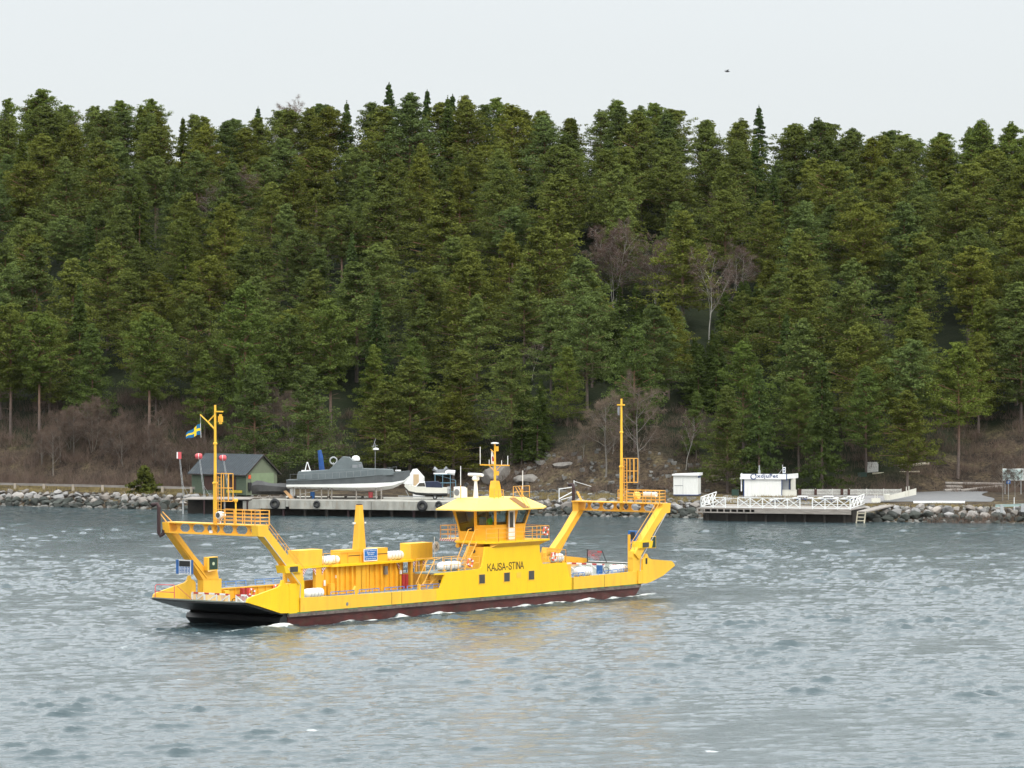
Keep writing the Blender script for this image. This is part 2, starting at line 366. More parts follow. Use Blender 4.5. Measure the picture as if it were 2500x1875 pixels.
def make_water():
    t = np.concatenate([[-9, -3, -1, -.5, -.3, -.22], np.linspace(-.175, .175, 900), [.22, .3, .5, 1, 3, 9]])
    ys = [-300., -50., 40., 100., 140., 160.]
    y = 172.
    while y < 520: ys.append(y); y += .20*(y/190)**1.2
    ys += [540, 600, 800, 1500, 6000]
    ys = np.array(ys)
    T, Y = np.meshgrid(t, ys); X = T*np.maximum(Y, 150.) ; Z = np.zeros_like(X)
    r = np.random.default_rng(11)
    env = .8 + .45*fbm2(X, Y, 21, 60, 3)
    Dx = np.zeros_like(X); Dy = np.zeros_like(X)
    for i in range(54):
        lam = math.exp(r.uniform(math.log(.7), math.log(4.2)))
        th = math.radians(-80 + r.normal(0, 18)); k = 2*math.pi/lam
        amp = .0125*lam**.7/ (1+ (lam/4)**2)*.62
        ph = k*(X*math.cos(th)+Y*math.sin(th)) + r.uniform(0, 6.28)
        A = amp*env*(.55+.45*np.sin((X*math.cos(th+1.2)+Y*math.sin(th+1.2))*.11*k/1.2+r.uniform(0, 6)))
        Z += A*np.sin(ph); c = A*np.cos(ph)*.85; Dx += c*math.cos(th); Dy += c*math.sin(th)
    hh = Z/Z[(np.abs(T) < .17) & (Y > 180) & (Y < 500)].std()
    lee = np.interp(shoreY(X)-Y, [0, 12, 70, 160, 280], [.16, .32, .6, .78, .58])
    ez = np.exp(np.clip(.38*hh, -2, 1.6)); Z = .135*(ez-1.07)*lee; Dx *= .55*lee; Dy *= .55*lee
    near = (np.abs(T) < .2) & (Y > 165) & (Y < 522)
    Z *= near; Dx *= near; Dy *= near
    U = (X-FA.x)*FU.x + (Y-FA.y)*FU.y; V = (X-FA.x)*FV.x + (Y-FA.y)*FV.y
    # bow and side waves of the ferry, with foam where they break
    foam = np.zeros_like(X)
    inb = (U > -9) & (U < 52) & (V > -5) & (V < 13)
    def bump(u0, v0, su, sv, a, f):
        g = np.exp(-((U-u0)/su)**2 - ((V-v0)/sv)**2); nonlocal Z, foam
        Z += a*g; foam += f*g
    bump(-3.2, -.6, 2.2, .8, .30, .62); bump(-1.4, -.9, 1.5, .6, .34, .62); bump(-6, .3, 3, .6, .08, .42); bump(-10, .8, 4, .5, .05, .36)
    bump(-4.6, 3.0, 2.2, 1.0, -.12, 0)
    for u0 in (6.5, 9.2, 13.2, 17.6, 19, 22.6, 25.2, 28.5, 32.4, 34.6, 37.8, 41.2, 44.0, 46.2):
        bump(u0, -.35-.25*r.random(), r.uniform(.8, 1.7), .42, r.uniform(.10, .24), r.uniform(.55, .74))
    bump(47.6, 0.2, 1.6, .7, .15, .6); bump(48.8, .9, 1.3, .5, .1, .5)
    foam += .42*np.exp(-((V+.2)/.34)**2)*((U > 1) & (U < 46))
    for (px, py, su) in ((437, 1655, .9), (1090, 1625, .9), (300, 1578, .5), (765, 1777, .7), (1740, 1830, .9), (100, 1515, 1.4), (200, 1540, 1.5), (275, 1548, 1.4), (345, 1545, 1.6)):
        x, y = AZ(px, py, .1); foam += .56*np.exp(-((X-x)/su)**2-((Y-y)/.8)**2)
    o = grid_obj('water', X+Dx, Y+Dy, Z, water_mat())
    at = o.data.attributes.new('foam', 'FLOAT', 'POINT'); at.data.foreach_set('value', np.clip(foam, 0, .75).astype(np.float32).ravel())
    return tag(o, kind='structure')
make_water()

# ------------------------------------------------------------------ the ferry (local x along the hull, y across it, away from the camera side)
FY = empty('car_ferry', FA, FTH)
tag(FY, 'long yellow double-ended car ferry with a lifting gantry at each end, under way', 'ferry')
W = 9.8
def outline(inset=0.0, r=1.0):
    """plan outline of the hull at strake level, near side first"""
    return [(0.0, inset), (42, inset), (44.9, .04+inset), (46.0, .22+inset), (46.6-inset, .8), (46.9-inset, 2.2), (46.9-inset, W-2.8), (46.6-inset, W-.8), (46.0, W-.22-inset), (44.9, W-.04-inset), (42, W-inset), (0.0, W-inset)]
def ring(pl, z): return [(x, y, z) for x, y in pl]
def shrink(pl, du, dv):
    return [(min(max(x, 0), 46.9-du) if x > 1 else x, min(max(y, dv), W-dv)) for x, y in pl]
mb = MB()
mb.loft([ring(shrink(outline(), 3.4, .5), -1.2), ring(shrink(outline(), 1.6, .1), 0.0), ring(shrink(outline(), .4, .04), .62), ring(outline(), .80)], m=0)
hull = mb.build('hull', [M['red_hull']], FY)
mb = MB()   # black raked bow body, left end
prof = [(-4.7, 2.12), (-4.7, 1.98), (-2.6, 1.42), (-.35, .92), (-.75, .78), (-.9, .45), (-.45, .05), (.6, -1.0), (1.4, -1.2), (1.4, .98), (.0, 1.02), (-.4, 1.3)]
rings = []
for v, k in ((.08, 0), (.5, .25), (3.0, .75), (4.9, .9), (6.8, .75), (9.3, .25), (9.72, 0)):
    rings.append([(u - (k if i < 3 else k*.12)*(1 if u < -.5 else 0), v, z) for i, (u, z) in enumerate(prof)])
n = len(prof)
mb.loft(rings); mb.build('bow_underside', M['black_hull'], FY)
mb = MB()   # right hand end body
prof = [(51.2, 2.40), (51.2, 2.25), (49.3, 1.75), (47.4, 1.3), (46.6, 1.05), (46.0, .9), (46.0, 1.5)]
mb.loft([[(u + k, v, z) if u > 50 else (u, v, z) for u, z in prof][::-1] for v, k in ((.3, 0), (3, .5), (6.8, .5), (9.5, 0))]); mb.build('stern_underside', M['black_hull'], FY)
# rubbing strake following the outline, and the green edge above it
def band(pl, z0, z1, out, name, m, inset=0.02):
    mb = MB(); n = len(pl)
    inner = [(x, y) for x, y in pl]
    cx, cy = 23.0, W/2
    def off(p, d):
        x, y = p
        if 1 < x < 43: return (x, y - d if y < cy else y + d)
        if x <= 1: return (x, y - d if y < cy else y + d)
        vx, vy = x-42, y-cy; l = math.hypot(vx, vy); return (x+d*vx/l, y+d*vy/l)
    o1 = [off(p, out) for p in pl]; o0 = [off(p, -.12) for p in pl]
    for i in range(n-1):
        a, b, c, d = o0[i], o1[i], o1[i+1], o0[i+1]
        mb.add([(a[0],a[1],z0),(b[0],b[1],z0),(c[0],c[1],z0),(d[0],d[1],z0),(a[0],a[1],z1),(b[0],b[1],z1),(c[0],c[1],z1),(d[0],d[1],z1)],
               [(0,3,2,1),(4,5,6,7),(1,2,6,5),(0,1,5,4),(2,3,7,6)])
    return mb.build(name, m, FY)
band(outline(), .78, 1.0, .14, 'rubbing_strake', M['strake'])
band(outline(), 1.0, 1.09, .03, 'deck_edge', M['green'])
mb = MB()   # scuppers: dark slots under the bulwark
for u in (2.6, 3.4, 6.5, 8.2, 10.6, 12.4, 15.1, 16.2, 17.1, 23.5, 30.5, 36.9, 38.2, 39.5, 40.6, 42.8):
    MB().box(u, u+.5, -.035, .0, 1.01, 1.075).build('scupper', M['red_hull'], FY)
# car deck
mb = MB()
dp = [(-4.72, 2.16), (-.6, 1.5), (1.5, 1.42), (45, 1.42), (46.6, 1.6), (51.2, 2.44)]
for (u0, z0), (u1, z1) in zip(dp[:-1], dp[1:]):
    mb.add([(u0, .2, z0), (u1, .2, z1), (u1, W-.2, z1), (u0, W-.2, z0), (u0, .2, z0-.1), (u1, .2, z1-.1), (u1, W-.2, z1-.1), (u0, W-.2, z0-.1)], [(0,1,2,3), (7,6,5,4), (4,5,1,0), (6,7,3,2), (7,4,0,3), (5,6,2,1)])
mb.build('car_deck', M['deck'], FY)
mb = MB(); mb.box(46.9, 51.25, 3.6, 9.5, 2.452, 2.47); 
mb = MB(); mb.box(50.9, 51.25, 2.4, 9.4, 2.46, 2.50); mb.build('ramp_lip', M['white'], FY)
# side bulwarks with sheer
def sheer(u): return .17*((u-23)/23)**2
def bulwark(pl, side):
    mb = MB(); th = .12
    for (x0, y0), (x1, y1) in zip(pl[:-1], pl[1:]):
        k = max(1, int(abs(x1-x0)/3)); 
        for i in range(k):
            a = (x0+(x1-x0)*i/k, y0+(y1-y0)*i/k); b = (x0+(x1-x0)*(i+1)/k, y0+(y1-y0)*(i+1)/k)
            za, zb = 2.03+sheer(a[0]), 2.03+sheer(b[0]); s = th*side
            mb.add([(a[0],a[1],1.09),(b[0],b[1],1.09),(b[0],b[1],zb),(a[0],a[1],za),(a[0],a[1]+s,1.09),(b[0],b[1]+s,1.09),(b[0],b[1]+s,zb),(a[0],a[1]+s,za)],
                   [(0,1,2,3),(7,6,5,4),(3,2,6,7),(1,0,4,5),(0,3,7,4),(2,1,5,6)] if side > 0 else [(3,2,1,0),(4,5,6,7),(7,6,2,3),(5,4,0,1),(4,7,3,0),(6,5,1,2)])
    return mb
b1 = bulwark([(1.44, 0), (17.95, 0)], 1); b1.box(1.44, 1.56, 0.005, .6, 1.09, 2.19); b1.build('bulwark', M['yfaded'], FY)
b2 = bulwark([(36.0, 0), (42, 0), (44.9, .04), (46.0, .22), (46.6, .8), (46.85, 1.6)], 1); b2.build('bulwark', M['yfaded'], FY)
mb = MB()
for u in (12.35, 13.6, 40.6): MB().box(u, u+.03, -.012, .0, 1.1, 2.05).build('weld_seam', M['text'], FY)
# side deck inside near bulwark
for a_ in ((1.5, 17.9, .13, 1.6, 1.5, 1.98), (36.2, 44.2, .32, 1.7, 1.5, 1.96)): MB().box(*a_).build('side_deck', M['deck'], FY)
mb = MB(); mb.cyl((6.95, -.02, 1.42), (6.95, .02, 1.42), .14, 16); mb.build('porthole_cover', M['metal'], FY)

# near side casing carrying the name
cas = [(17.96, 1.09), (36.27, 1.09), (36.27, 2.08), (35.7, 2.12), (35.3, 3.38), (31.95, 3.42), (31.75, 3.9), (31.62, 4.5), (31.56, 5.20), (24.25, 5.12), (24.1, 4.4), (23.95, 3.85), (23.8, 3.52), (23.5, 3.38), (17.80, 3.25), (17.80, 3.14), (19.0, 3.12), (18.45, 2.05), (17.96, 2.03)]
mb = MB(); mb.prism(cas, 'y', 0.0, .14, 0)
mb.build('casing_side', M['yhouse'], FY)
mb = MB()
mb.box(19.9, 36.1, .14, 2.0, 1.4, 3.2); mb.box(24.3, 31.5, .14, 1.98, 3.32, 5.1)
mb.build('casing_wall', M['ygantry'], FY)
mb = MB(); mb.box(17.8, 35.28, .14, 2.1, 3.2, 3.32); mb.build('boat_deck', M['deck'], FY)
mb = MB()
GL_ = {'K': [[(0,0),(0,1)], [(.75,1),(.05,.42)], [(.28,.6),(.8,0)]], 'A': [[(0,0),(.4,1),(.8,0)], [(.14,.32),(.66,.32)]], 'J': [[(.6,1),(.6,.2),(.5,.04),(.28,0),(.08,.08),(.02,.3)]],
       'S': [[(.7,.74),(.64,.92),(.4,1),(.14,.92),(.06,.72),(.2,.56),(.56,.44),(.7,.28),(.62,.08),(.38,0),(.1,.08),(.02,.26)]], '-': [[(.05,.4),(.45,.4)]],
       'T': [[(0,1),(.7,1)], [(.35,1),(.35,0)]], 'I': [[(.08,0),(.08,1)]], 'N': [[(0,0),(0,1),(.66,0),(.66,1)]]}
GW_ = {'K': .8, 'A': .8, 'J': .6, 'S': .72, '-': .5, 'T': .7, 'I': .16, 'N': .66}
tot = sum(GW_[c]+.17 for c in 'KAJSA-STINA')-.17; kx = 4.78/tot; cx_ = 24.60
for c in 'KAJSA-STINA':
    for ln in GL_[c]:
        for p_, q_ in zip(ln[:-1], ln[1:]):
            p3, q3 = Vector((cx_+p_[0]*kx, -.008, 3.16+p_[1]*.56)), Vector((cx_+q_[0]*kx, -.008, 3.16+q_[1]*.56)); d_ = (q3-p3).normalized()*.03
            nrm = Vector((-d_.z, 0, d_.x)).normalized()*.042
            a_, b_, c_, e_ = p3-d_-nrm, q3+d_-nrm, q3+d_+nrm, p3-d_+nrm
            mb.add([a_, b_, c_, e_]+[x+Vector((0, .007, 0)) for x in (a_, b_, c_, e_)], [(0,1,2,3), (0,4,5,1), (1,5,6,2), (2,6,7,3), (3,7,4,0)])
    cx_ += (GW_[c]+.17)*kx
mb.build('ship_name', M['text'], FY)
for u in (23.36, 26.66, 29.96):
    mb = MB()
    fr = [(u, 2.16), (u+.06, 2.10), (u+.86, 2.10), (u+.92, 2.16), (u+.92, 2.94), (u+.86, 3.0), (u+.06, 3.0), (u, 2.94)]
    mb.prism(fr, 'y', -.03, 0.0); w = mb.build('window', M['yfaded'], FY)
    mb = MB(); mb.box(u+.09, u+.83, -.042, -.031, 2.19, 2.91); mb.build('pane', M['darkglass'], w)
mb = MB(); mb.box(28.45, 29.0, -.02, 0, 2.42, 2.86); mb.build('painted_over_hatch', M['yfaded'], FY)
MB().cyl((24.28, 1.2, 4.75), (24.31, 1.2, 4.75), .17, 16).build('porthole', M['darkglass'], FY); MB().cyl((19.88, 1.2, 2.5), (19.91, 1.2, 2.5), .15, 14).build('porthole', M['darkglass'], FY)
# walkway and wheelhouse floor
mb = MB()
mb.prism([(24.3, -.02), (25.6, -.35), (32.5, -.35), (32.5, 6.0), (31.2, 7.1), (27.2, 7.1), (27.2, 5.2), (25.2, 3.9), (24.3, 1.6)], 'z', 5.36, 5.50)
mb.build('walkway', M['yhouse'], FY)
mb = MB()   # sloping soffit under the walkway
mb.add([(25.0, .0, 5.02), (31.5, .0, 5.02), (32.4, -.33, 5.35), (25.8, -.33, 5.35), (25.0, .14, 5.35), (31.5, .14, 5.35)], [(0,1,2,3), (0,3,4), (1,5,2)])
mb.prism([(2.0, 4.9), (5.0, 5.24), (5.0, 5.36), (2.0, 5.36)], 'x', 26.6, 31.4)
mb.build('walkway_support', M['ygantry'], FY)
mb = MB(); mb.box(27.17, 27.2, 4.6, 7.1, 5.3, 5.5); mb.build('striped_edge', M['hazard'], FY)
mb = MB()
railing(mb, [(24.4, .0, 5.5), (25.65, -.3, 5.5), (32.45, -.3, 5.5), (32.45, 6.0, 5.5)], 1.08, step=1.15, r=.022)
railing(mb, [(27.25, 4.9, 5.5), (27.25, 7.05, 5.5), (31.2, 7.05, 5.5), (32.4, 6.0, 5.5)], 1.08, step=1.1, r=.022)
mb.build('walkway_railing', M['yrail'], FY)
# wheelhouse: octagonal, leaning outwards
def octo(u0, u1, v0, v1, cu, cv): return [(u0+cu, v0), (u1-cu, v0), (u1, v0+cv), (u1, v1-cv), (u1-cu, v1), (u0+cu, v1), (u0, v1-cv), (u0, v0+cv)]
lo, mid, hi = octo(25.85, 32.15, 1.15, 4.95, 1.25, 1.15), octo(25.72, 32.28, 1.02, 5.08, 1.25, 1.15), octo(25.35, 32.65, .75, 5.35, 1.25, 1.15)
LZ, MZ, HZ = 5.5, 6.72, 8.02
def lerp2(a, b, t): return (a[0]+(b[0]-a[0])*t, a[1]+(b[1]-a[1])*t)
wall = MB(); panes = []
for i in range(8):
    j = (i+1) % 8
    a0, b0, a1, b1, a2, b2 = lo[i], lo[j], mid[i], mid[j], hi[i], hi[j]
    deep = i in (6,)            # bow face window reaches lower
    if deep: a1, b1 = lerp2(lo[i], mid[i], .55), lerp2(lo[j], mid[j], .55)
    z1 = LZ + (MZ-LZ)*.55 if deep else MZ
    wall.add([(*a0, LZ), (*b0, LZ), (*b1, z1), (*a1, z1)], [(0,1,2,3)])
    # posts at both ends and header
    def P(t, h):
        q = lerp2(lerp2(a1, b1, t), lerp2(a2, b2, t), h); return Vector((q[0], q[1], z1+(HZ-z1)*h))
    segs = [(0, 1)] if i not in (0, 4) else [(0, .36), (.64, 1)]
    if i in (0, 4):            # recess with the door between the side windows
        pass
    L_ = math.hypot(b2[0]-a2[0], b2[1]-a2[1]); e = .13/L_
    cen = Vector((29, 3.05, 0))
    def inw(p, d=.12):
        q = Vector((cen.x-p.x, cen.y-p.y, 0)).normalized()*d; return p+q
    def slab(t0, t1, h0, h1, out=0.0):
        q = [P(t0, h0), P(t1, h0), P(t1, h1), P(t0, h1)]; r_ = [inw(p) for p in q]
        wall.add(q+r_, [(0,1,2,3), (7,6,5,4), (0,4,5,1), (2,6,7,3), (1,5,6,2), (0,3,7,4)])
    slab(0, e, 0, 1); slab(1-e, 1, 0, 1); slab(e, 1-e, .93, 1); slab(e, 1-e, 0, .05)
    if i in (0, 4):
        slab(.36, .42, .05, .93); slab(.60, .64, .05, .93); slab(.42, .60, .05, .93)
    for (s0, s1) in segs:
        s0_, s1_ = max(s0, e), min(s1, 1-e)
        if s0 > 0: s0_ = .64
        if s1 < 1: s1_ = .36
        q = [inw(P(s0_, .05), .05), inw(P(s1_, .05), .05), inw(P(s1_, .93), .05), inw(P(s0_, .93), .05)]
        panes.append(q)
wh = wall.build('wheelhouse', M['ygantry'], FY)
for q in panes:
    MB().add(q, [(0,1,2,3)]).build('window_pane', M['glass'], wh)
mb = MB(); mb.prism([(p[0]*.985+29*.015, p[1]*.97+3.05*.03) for p in lo], 'z', 5.51, 5.53); mb.build('cab_floor', M['metal'], wh)
mb = MB()   # door on the near side, white frame with glass
mb.box(28.35, 28.42, .70, .80, 5.55, 7.95, 0); mb.box(28.95, 29.12, .70, .80, 5.55, 7.95, 0); mb.box(28.42, 28.95, .70, .80, 7.80, 7.95, 0); mb.box(28.42, 28.95, .72, .80, 5.55, 6.5, 0)
mb.box(28.42, 28.95, .74, .78, 6.5, 7.8, 1); mb.build('cab_door', [M['white'], M['darkglass']], wh)
mb = MB()   # dark consoles inside
mb.box(27.1, 27.9, 2.0, 4.2, 5.53, 6.5); mb.box(30.4, 31.0, 2.0, 4.2, 5.53, 6.5); mb.prism(octo(26.0, 32.0, 1.4, 4.7, 1.2, 1.1), 'z', 7.9, 7.96)
mb.build('console', mat('grey console', (.16,.17,.17), .6), wh)
mb = MB(); mb.box(28.3, 28.75, 3.4, 3.8, 6.4, 7.3); mb.box(28.3, 28.7, 2.8, 3.3, 5.9, 6.05); mb.build('pilot_chair', M['metal'], wh)
# roof
rl, rh = octo(23.95, 34.05, -.28, 6.35, 2.3, 1.45), octo(26.0, 32.0, .95, 5.1, 1.15, .95)
mb = MB(); mb.loft([ring(rl, 8.0), ring(rl, 8.1), ring(rh, 8.93)]); roof = mb.build('cab_roof', M['yroof'], FY)
mb = MB()
mb.prism([(29.0, 8.98), (31.2, 8.98), (31.2, 9.02), (29.0, 9.02)], 'y', 1.0, 1.1)
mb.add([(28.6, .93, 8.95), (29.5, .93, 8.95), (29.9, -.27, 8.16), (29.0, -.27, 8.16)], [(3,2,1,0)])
mb.build('roof_hatch_channel', mat('roof paint with painted channel shade', (.25, .12, .03), .7), roof)  # flat sheet; the shade of a recessed channel is put into its brown
mb = MB(); railing(mb, [(29.3, 1.0, 8.93), (31.5, 1.0, 8.93)], .95, rails=(1, .5), step=1.1, r=.02); mb.build('roof_railing', M['yrail'], roof); mb = MB()
railing(mb, [(27.0, 1.2, 8.93), (28.2, 1.2, 8.93)], .7, rails=(1, .5), step=.6, r=.025); mb.build('roof_railing', M['yrail'], roof); mb = MB()
mb.bar((29.6, -.25, 8.1), (29.6, 1.0, 9.8), .04); mb.bar((30.0, -.25, 8.1), (30.0, 1.0, 9.8), .04)
mb.build('roof_ladder', M['yrail'], roof)
# radar mast on the roof
mb = MB()
mb.prism([(29.0, 8.93), (29.95, 8.93), (29.75, 9.9), (29.6, 10.3), (29.2, 10.3), (29.05, 9.7)], 'y', 2.7, 3.3)
mb.tube([(29.4, 3, 10.2), (29.4, 3, 13.35)], [.1, .07], 8)
mb.bar((29.4, 4.55, 11.6), (29.4, 1.5, 11.6), .09); mb.bar((29.4, 3.6, 11.55), (29.4, 3.05, 11.1), .04); mb.bar((29.4, 2.4, 11.55), (29.4, 2.95, 11.1), .04)
mb.bar((29.4, 3, 12.6), (29.4, 3.45, 12.9), .05); mb.box(29.4, 29.7, 2.85, 3.0, 12.75, 13.15); mb.box(29.4, 29.7, 2.8, 2.95, 10.75, 11.1)
mast = mb.build('signal_mast', M['ygantry'], FY)
mb = MB(); mb.lathe((29.4, 3, 13.35), [(.1, 0), (.32, .02), (.33, .1), (.1, .14)], 14)
for v, z0, z1 in ((4.55, 11.65, 13.1), (3.6, 11.65, 12.05), (2.3, 11.65, 12.0), (1.65, 11.65, 12.4)): mb.cyl((29.4, v, z0), (29.4, v, z1), .03, 6)
mb.build('antenna', M['white'], mast)
mb = MB(); mb.cyl((25.6, 3.6, 8.9), (25.6, 3.6, 10.0), .035, 6, 1); mb.cyl((25.6, 3.6, 10.0), (25.6, 3.6, 11.6), .035, 6, 0); mb.build('whip_antenna', [M['white'], M['yrail']], roof); mb = MB()
mb.cyl((32.0, 2.1, 8.6), (32.0, 2.1, 9.6), .035, 6, 1); mb.cyl((32.0, 2.1, 9.6), (32.0, 2.1, 11.1), .035, 6, 0)
mb.build('whip_antenna', [M['white'], M['yrail']], roof)
mb = MB(); mb.tube([(27.6, 3.6, 8.93), (27.6, 3.6, 10.35)], [.22, .12], 10); mb.lathe((27.6, 3.6, 10.3), [(.12, 0), (.3, .12), (.3, .3), (.16, .42)], 12)
rp = mb.build('radar_pedestal', M['whitefib'], roof)
mb = MB(); mb.tube([(27.3, 2.65, 10.83), (27.6, 3.6, 10.83), (27.9, 4.55, 10.83)], [.13, .15, .13], 8); mb.build('radar_scanner', M['whitefib'], rp)
mb = MB(); mb.box(26.3, 27.0, 4.0, 4.9, 8.95, 9.85); ac = mb.build('air_conditioner', M['whitefib'], roof, bevel=.03)
mb = MB(); mb.torus((26.285, 4.55, 9.4), .25, .03, 'x'); mb.cyl((26.27, 4.55, 9.4), (26.3, 4.55, 9.4), .22, 16); mb.build('fan_grille', M['metal'], ac)
mb = MB(); mb.lathe((26.9, 4.0, 10.0), [(.2, -.12), (.22, 0), (.12, .2)], 12, 'x'); mb.build('horn', M['black'], roof)
# ladders by the casing
mb = MB(); ladder(mb, (17.25, .5, 2.0), (19.0, .5, 3.3), (0, .75, 0), 7, .035)
for v in (.5, 1.25):
    mb.bar((16.9, v, 2.4), (18.4, v, 4.35), .045); mb.bar((18.4, v, 4.35), (19.1, v, 4.4), .045); mb.bar((17.2, v, 2.0), (17.2, v, 2.8), .045)
mb.build('deck_stair', M['yrail'], FY)
mb = MB(); ladder(mb, (22.7, .9, 3.32), (24.35, .9, 5.5), (0, .7, 0), 9, .035)
for v in (.9, 1.6): mb.bar((22.6, v, 4.1), (24.1, v, 6.5), .045); mb.bar((24.1, v, 6.5), (24.5, v, 6.55), .045); mb.bar((22.65, v, 3.3), (22.65, v, 4.2), .04)
mb.build('wheelhouse_stair', M['yrail'], FY)
mb = MB(); railing(mb, [(23.55, .05, 3.36), (19.0, .05, 3.34)], 1.05, rails=(1, .5), step=.95, r=.02); mb.build('boat_deck_railing', M['yrail'], FY); mb = MB()
railing(mb, [(17.9, 2.0, 3.32), (23.5, 2.0, 3.32)], 1.05, rails=(1, .5), step=1.1, r=.02); mb.build('boat_deck_railing', M['yrail'], FY); mb = MB()
railing(mb, [(32.0, .05, 3.42), (35.25, .05, 3.40), (35.25, 2.0, 3.4)], 1.05, rails=(1, .5), step=1.05, r=.02)
mb.build('boat_deck_railing', M['yrail'], FY)

# far side casing with the funnel
fc = MB()
for (u0, u1) in ((10.45, 10.95), (12.5, 13.2), (23.0, 23.3), (24.5, 24.8), (26.0, 26.4)): fc.box(u0, u1, 8.0, 8.3, 1.42, 3.7)
fc.box(13.2, 23.0, 8.1, 8.5, 1.42, 3.7); fc.box(15.6, 22.9, 8.5, 9.7, 1.42, 3.7)
fc.box(10.45, 15.6, 9.5, 9.7, 1.42, 2.6); fc.box(22.9, 27.4, 9.5, 9.7, 1.42, 2.6)
for (u0, u1) in ((10.45, 10.8), (12.3, 12.6), (15.0, 15.6), (22.9, 23.6), (25.1, 25.35), (27.1, 27.4)): fc.box(u0, u1, 9.5, 9.7, 2.6, 3.7)
far = fc.build('engine_casing', M['ygantry'], FY)
mb = MB()
for i, u in enumerate(np.arange(13.7, 23.0, .62)):
    mb.box(u, u+.09+.05*(i % 2), 8.0-.08*(i % 3), 8.1, 1.42, 3.68)
mb.box(17.4, 19.0, 7.92, 8.1, 1.42, 3.7); mb.build('casing_frames', M['ygantry'], far)
mb = MB(); mb.box(10.3, 27.45, 7.9, 9.8, 3.7, 3.82); mb.box(14.0, 24.4, 7.55, 7.9, 3.68, 3.86); mb.build('casing_roof', M['yhouse'], far)
for u0 in (10.45, 24.5):
    mb = MB(); mb.box(u0, u0+2.9, 8.0, 9.15, 3.82, 5.15); mb.build('deck_box', M['yfaded'], far, bevel=.03)
mb = MB(); mb.box(15.75, 21.7, 8.15, 9.2, 3.83, 4.93); mb.build('funnel_base', M['ygantry'], far)
mb = MB(); mb.box(16.7, 18.35, 8.13, 8.15, 4.42, 4.48); mb.box(20.0, 21.7, 8.13, 8.15, 4.42, 4.48); mb.build('vent_slot', M['black'], far)
def rect(u0, u1, v0, v1, z, c=.12): return [(x, y, z) for x, y in octo(u0, u1, v0, v1, c, c)]
mb = MB(); mb.loft([rect(18.15, 19.1, 8.25, 8.98, 4.94, .06), rect(18.3, 18.98, 8.33, 8.9, 7.0, .06), rect(18.42, 18.9, 8.4, 8.84, 8.5, .05)]); fun = mb.build('funnel', M['ygantry'], far)
mb = MB(); mb.box(18.48, 18.84, 8.46, 8.78, 8.5, 8.57); mb.build('funnel_cap', M['maroon'], fun)
mb = MB(); mb.box(18.2, 18.3, 8.7, 8.95, 6.95, 7.1); mb.box(18.95, 19.1, 8.25, 8.35, 7.0, 7.12); mb.build('deck_light', M['white'], fun)
for (u0, s) in ((10.95, 1), (12.5, -1), (23.0, -1), (24.85, 1), (26.05, 1), (13.25, 1)):
    mb = MB(); mb.add([(u0, 7.97, 3.69), (u0+s*.62, 7.97, 3.69), (u0+s*.25, 7.97, 3.45), (u0, 7.97, 3.05)], [(0,1,2,3) if s < 0 else (3,2,1,0)]); mb.build('hazard_corner', M['hazard'], far)
mb = MB(); mb.box(18.35, 20.05, 7.86, 7.9, 3.93, 4.95); sg = mb.build('notice_board', M['white'], FY)
mb = MB(); mb.box(18.41, 19.99, 7.85, 7.86, 4.02, 4.90); mb.build('board_face', mat('sign blue', (.01, .14, .45), .5, var=.05), sg)
mb = MB()
for k, (t, w_) in enumerate((('Drag åt handbromsen', 1.42), ('Stanna motorn', 1.0), ('Släck ljuset', .8), ('Lämna ej motorn igång', 1.46), ('passagerare framåt', 1.3))):
    text_mb(mb, t, w_, .12, lambda x, y, z, k=k, w_=w_: (19.2-w_/2+x, 7.845-z*.5, 4.74-.165*k+y), depth=.003, bold=.01)
mb.build('notice_text', M['white'], sg)
mb = MB(); railing(mb, [(13.5, 8.05, 3.82), (18.1, 8.05, 3.82)], .95, rails=(1,), step=1.5, r=.02); mb.build('roof_rail', M['yrail'], far)
# details on the casing wall
mb = MB(); mb.box(21.0, 21.35, 7.82, 8.0, 2.75, 3.45); mb.build('lamp_box', M['metal'], far)
mb = MB(); [MB().box(*q_).build('wall_notice', M['white'], far) for q_ in ((14.9, 15.1, 7.9, 7.98, 2.75, 3.0), (13.45, 13.6, 7.9, 7.98, 2.2, 2.65), (23.05, 23.25, 7.9, 7.99, 2.7, 3.0))]
mb = MB(); mb.cyl((23.5, 7.95, 1.5), (23.5, 7.95, 2.65), .16, 12); mb.build('fire_extinguisher', M['red'], FY); MB().cyl((23.9, 7.95, 1.5), (23.9, 7.95, 2.65), .16, 12).build('fire_extinguisher', M['red'], FY)
mb = MB(); mb.box(13.9, 14.4, 7.6, 7.95, 1.45, 2.35); mb.build('locker', M['ygantry'], FY)
# round antenna disc at the aft box
mb = MB(); mb.cyl((27.75, 7.9, 4.78), (27.75, 7.94, 4.78), .42, 22); mb.cyl((27.5, 7.9, 3.82), (27.5, 7.9, 5.6), .025, 6); rr_ = mb.build('round_reflector', M['white'], FY); mb = MB(); mb.bar((27.6, 7.88, 4.6), (27.9, 7.88, 4.95), .04); mb.bar((27.9, 7.88, 4.6), (27.6, 7.88, 4.95), .04); mb.build('cross_mark', M['metal'], rr_)

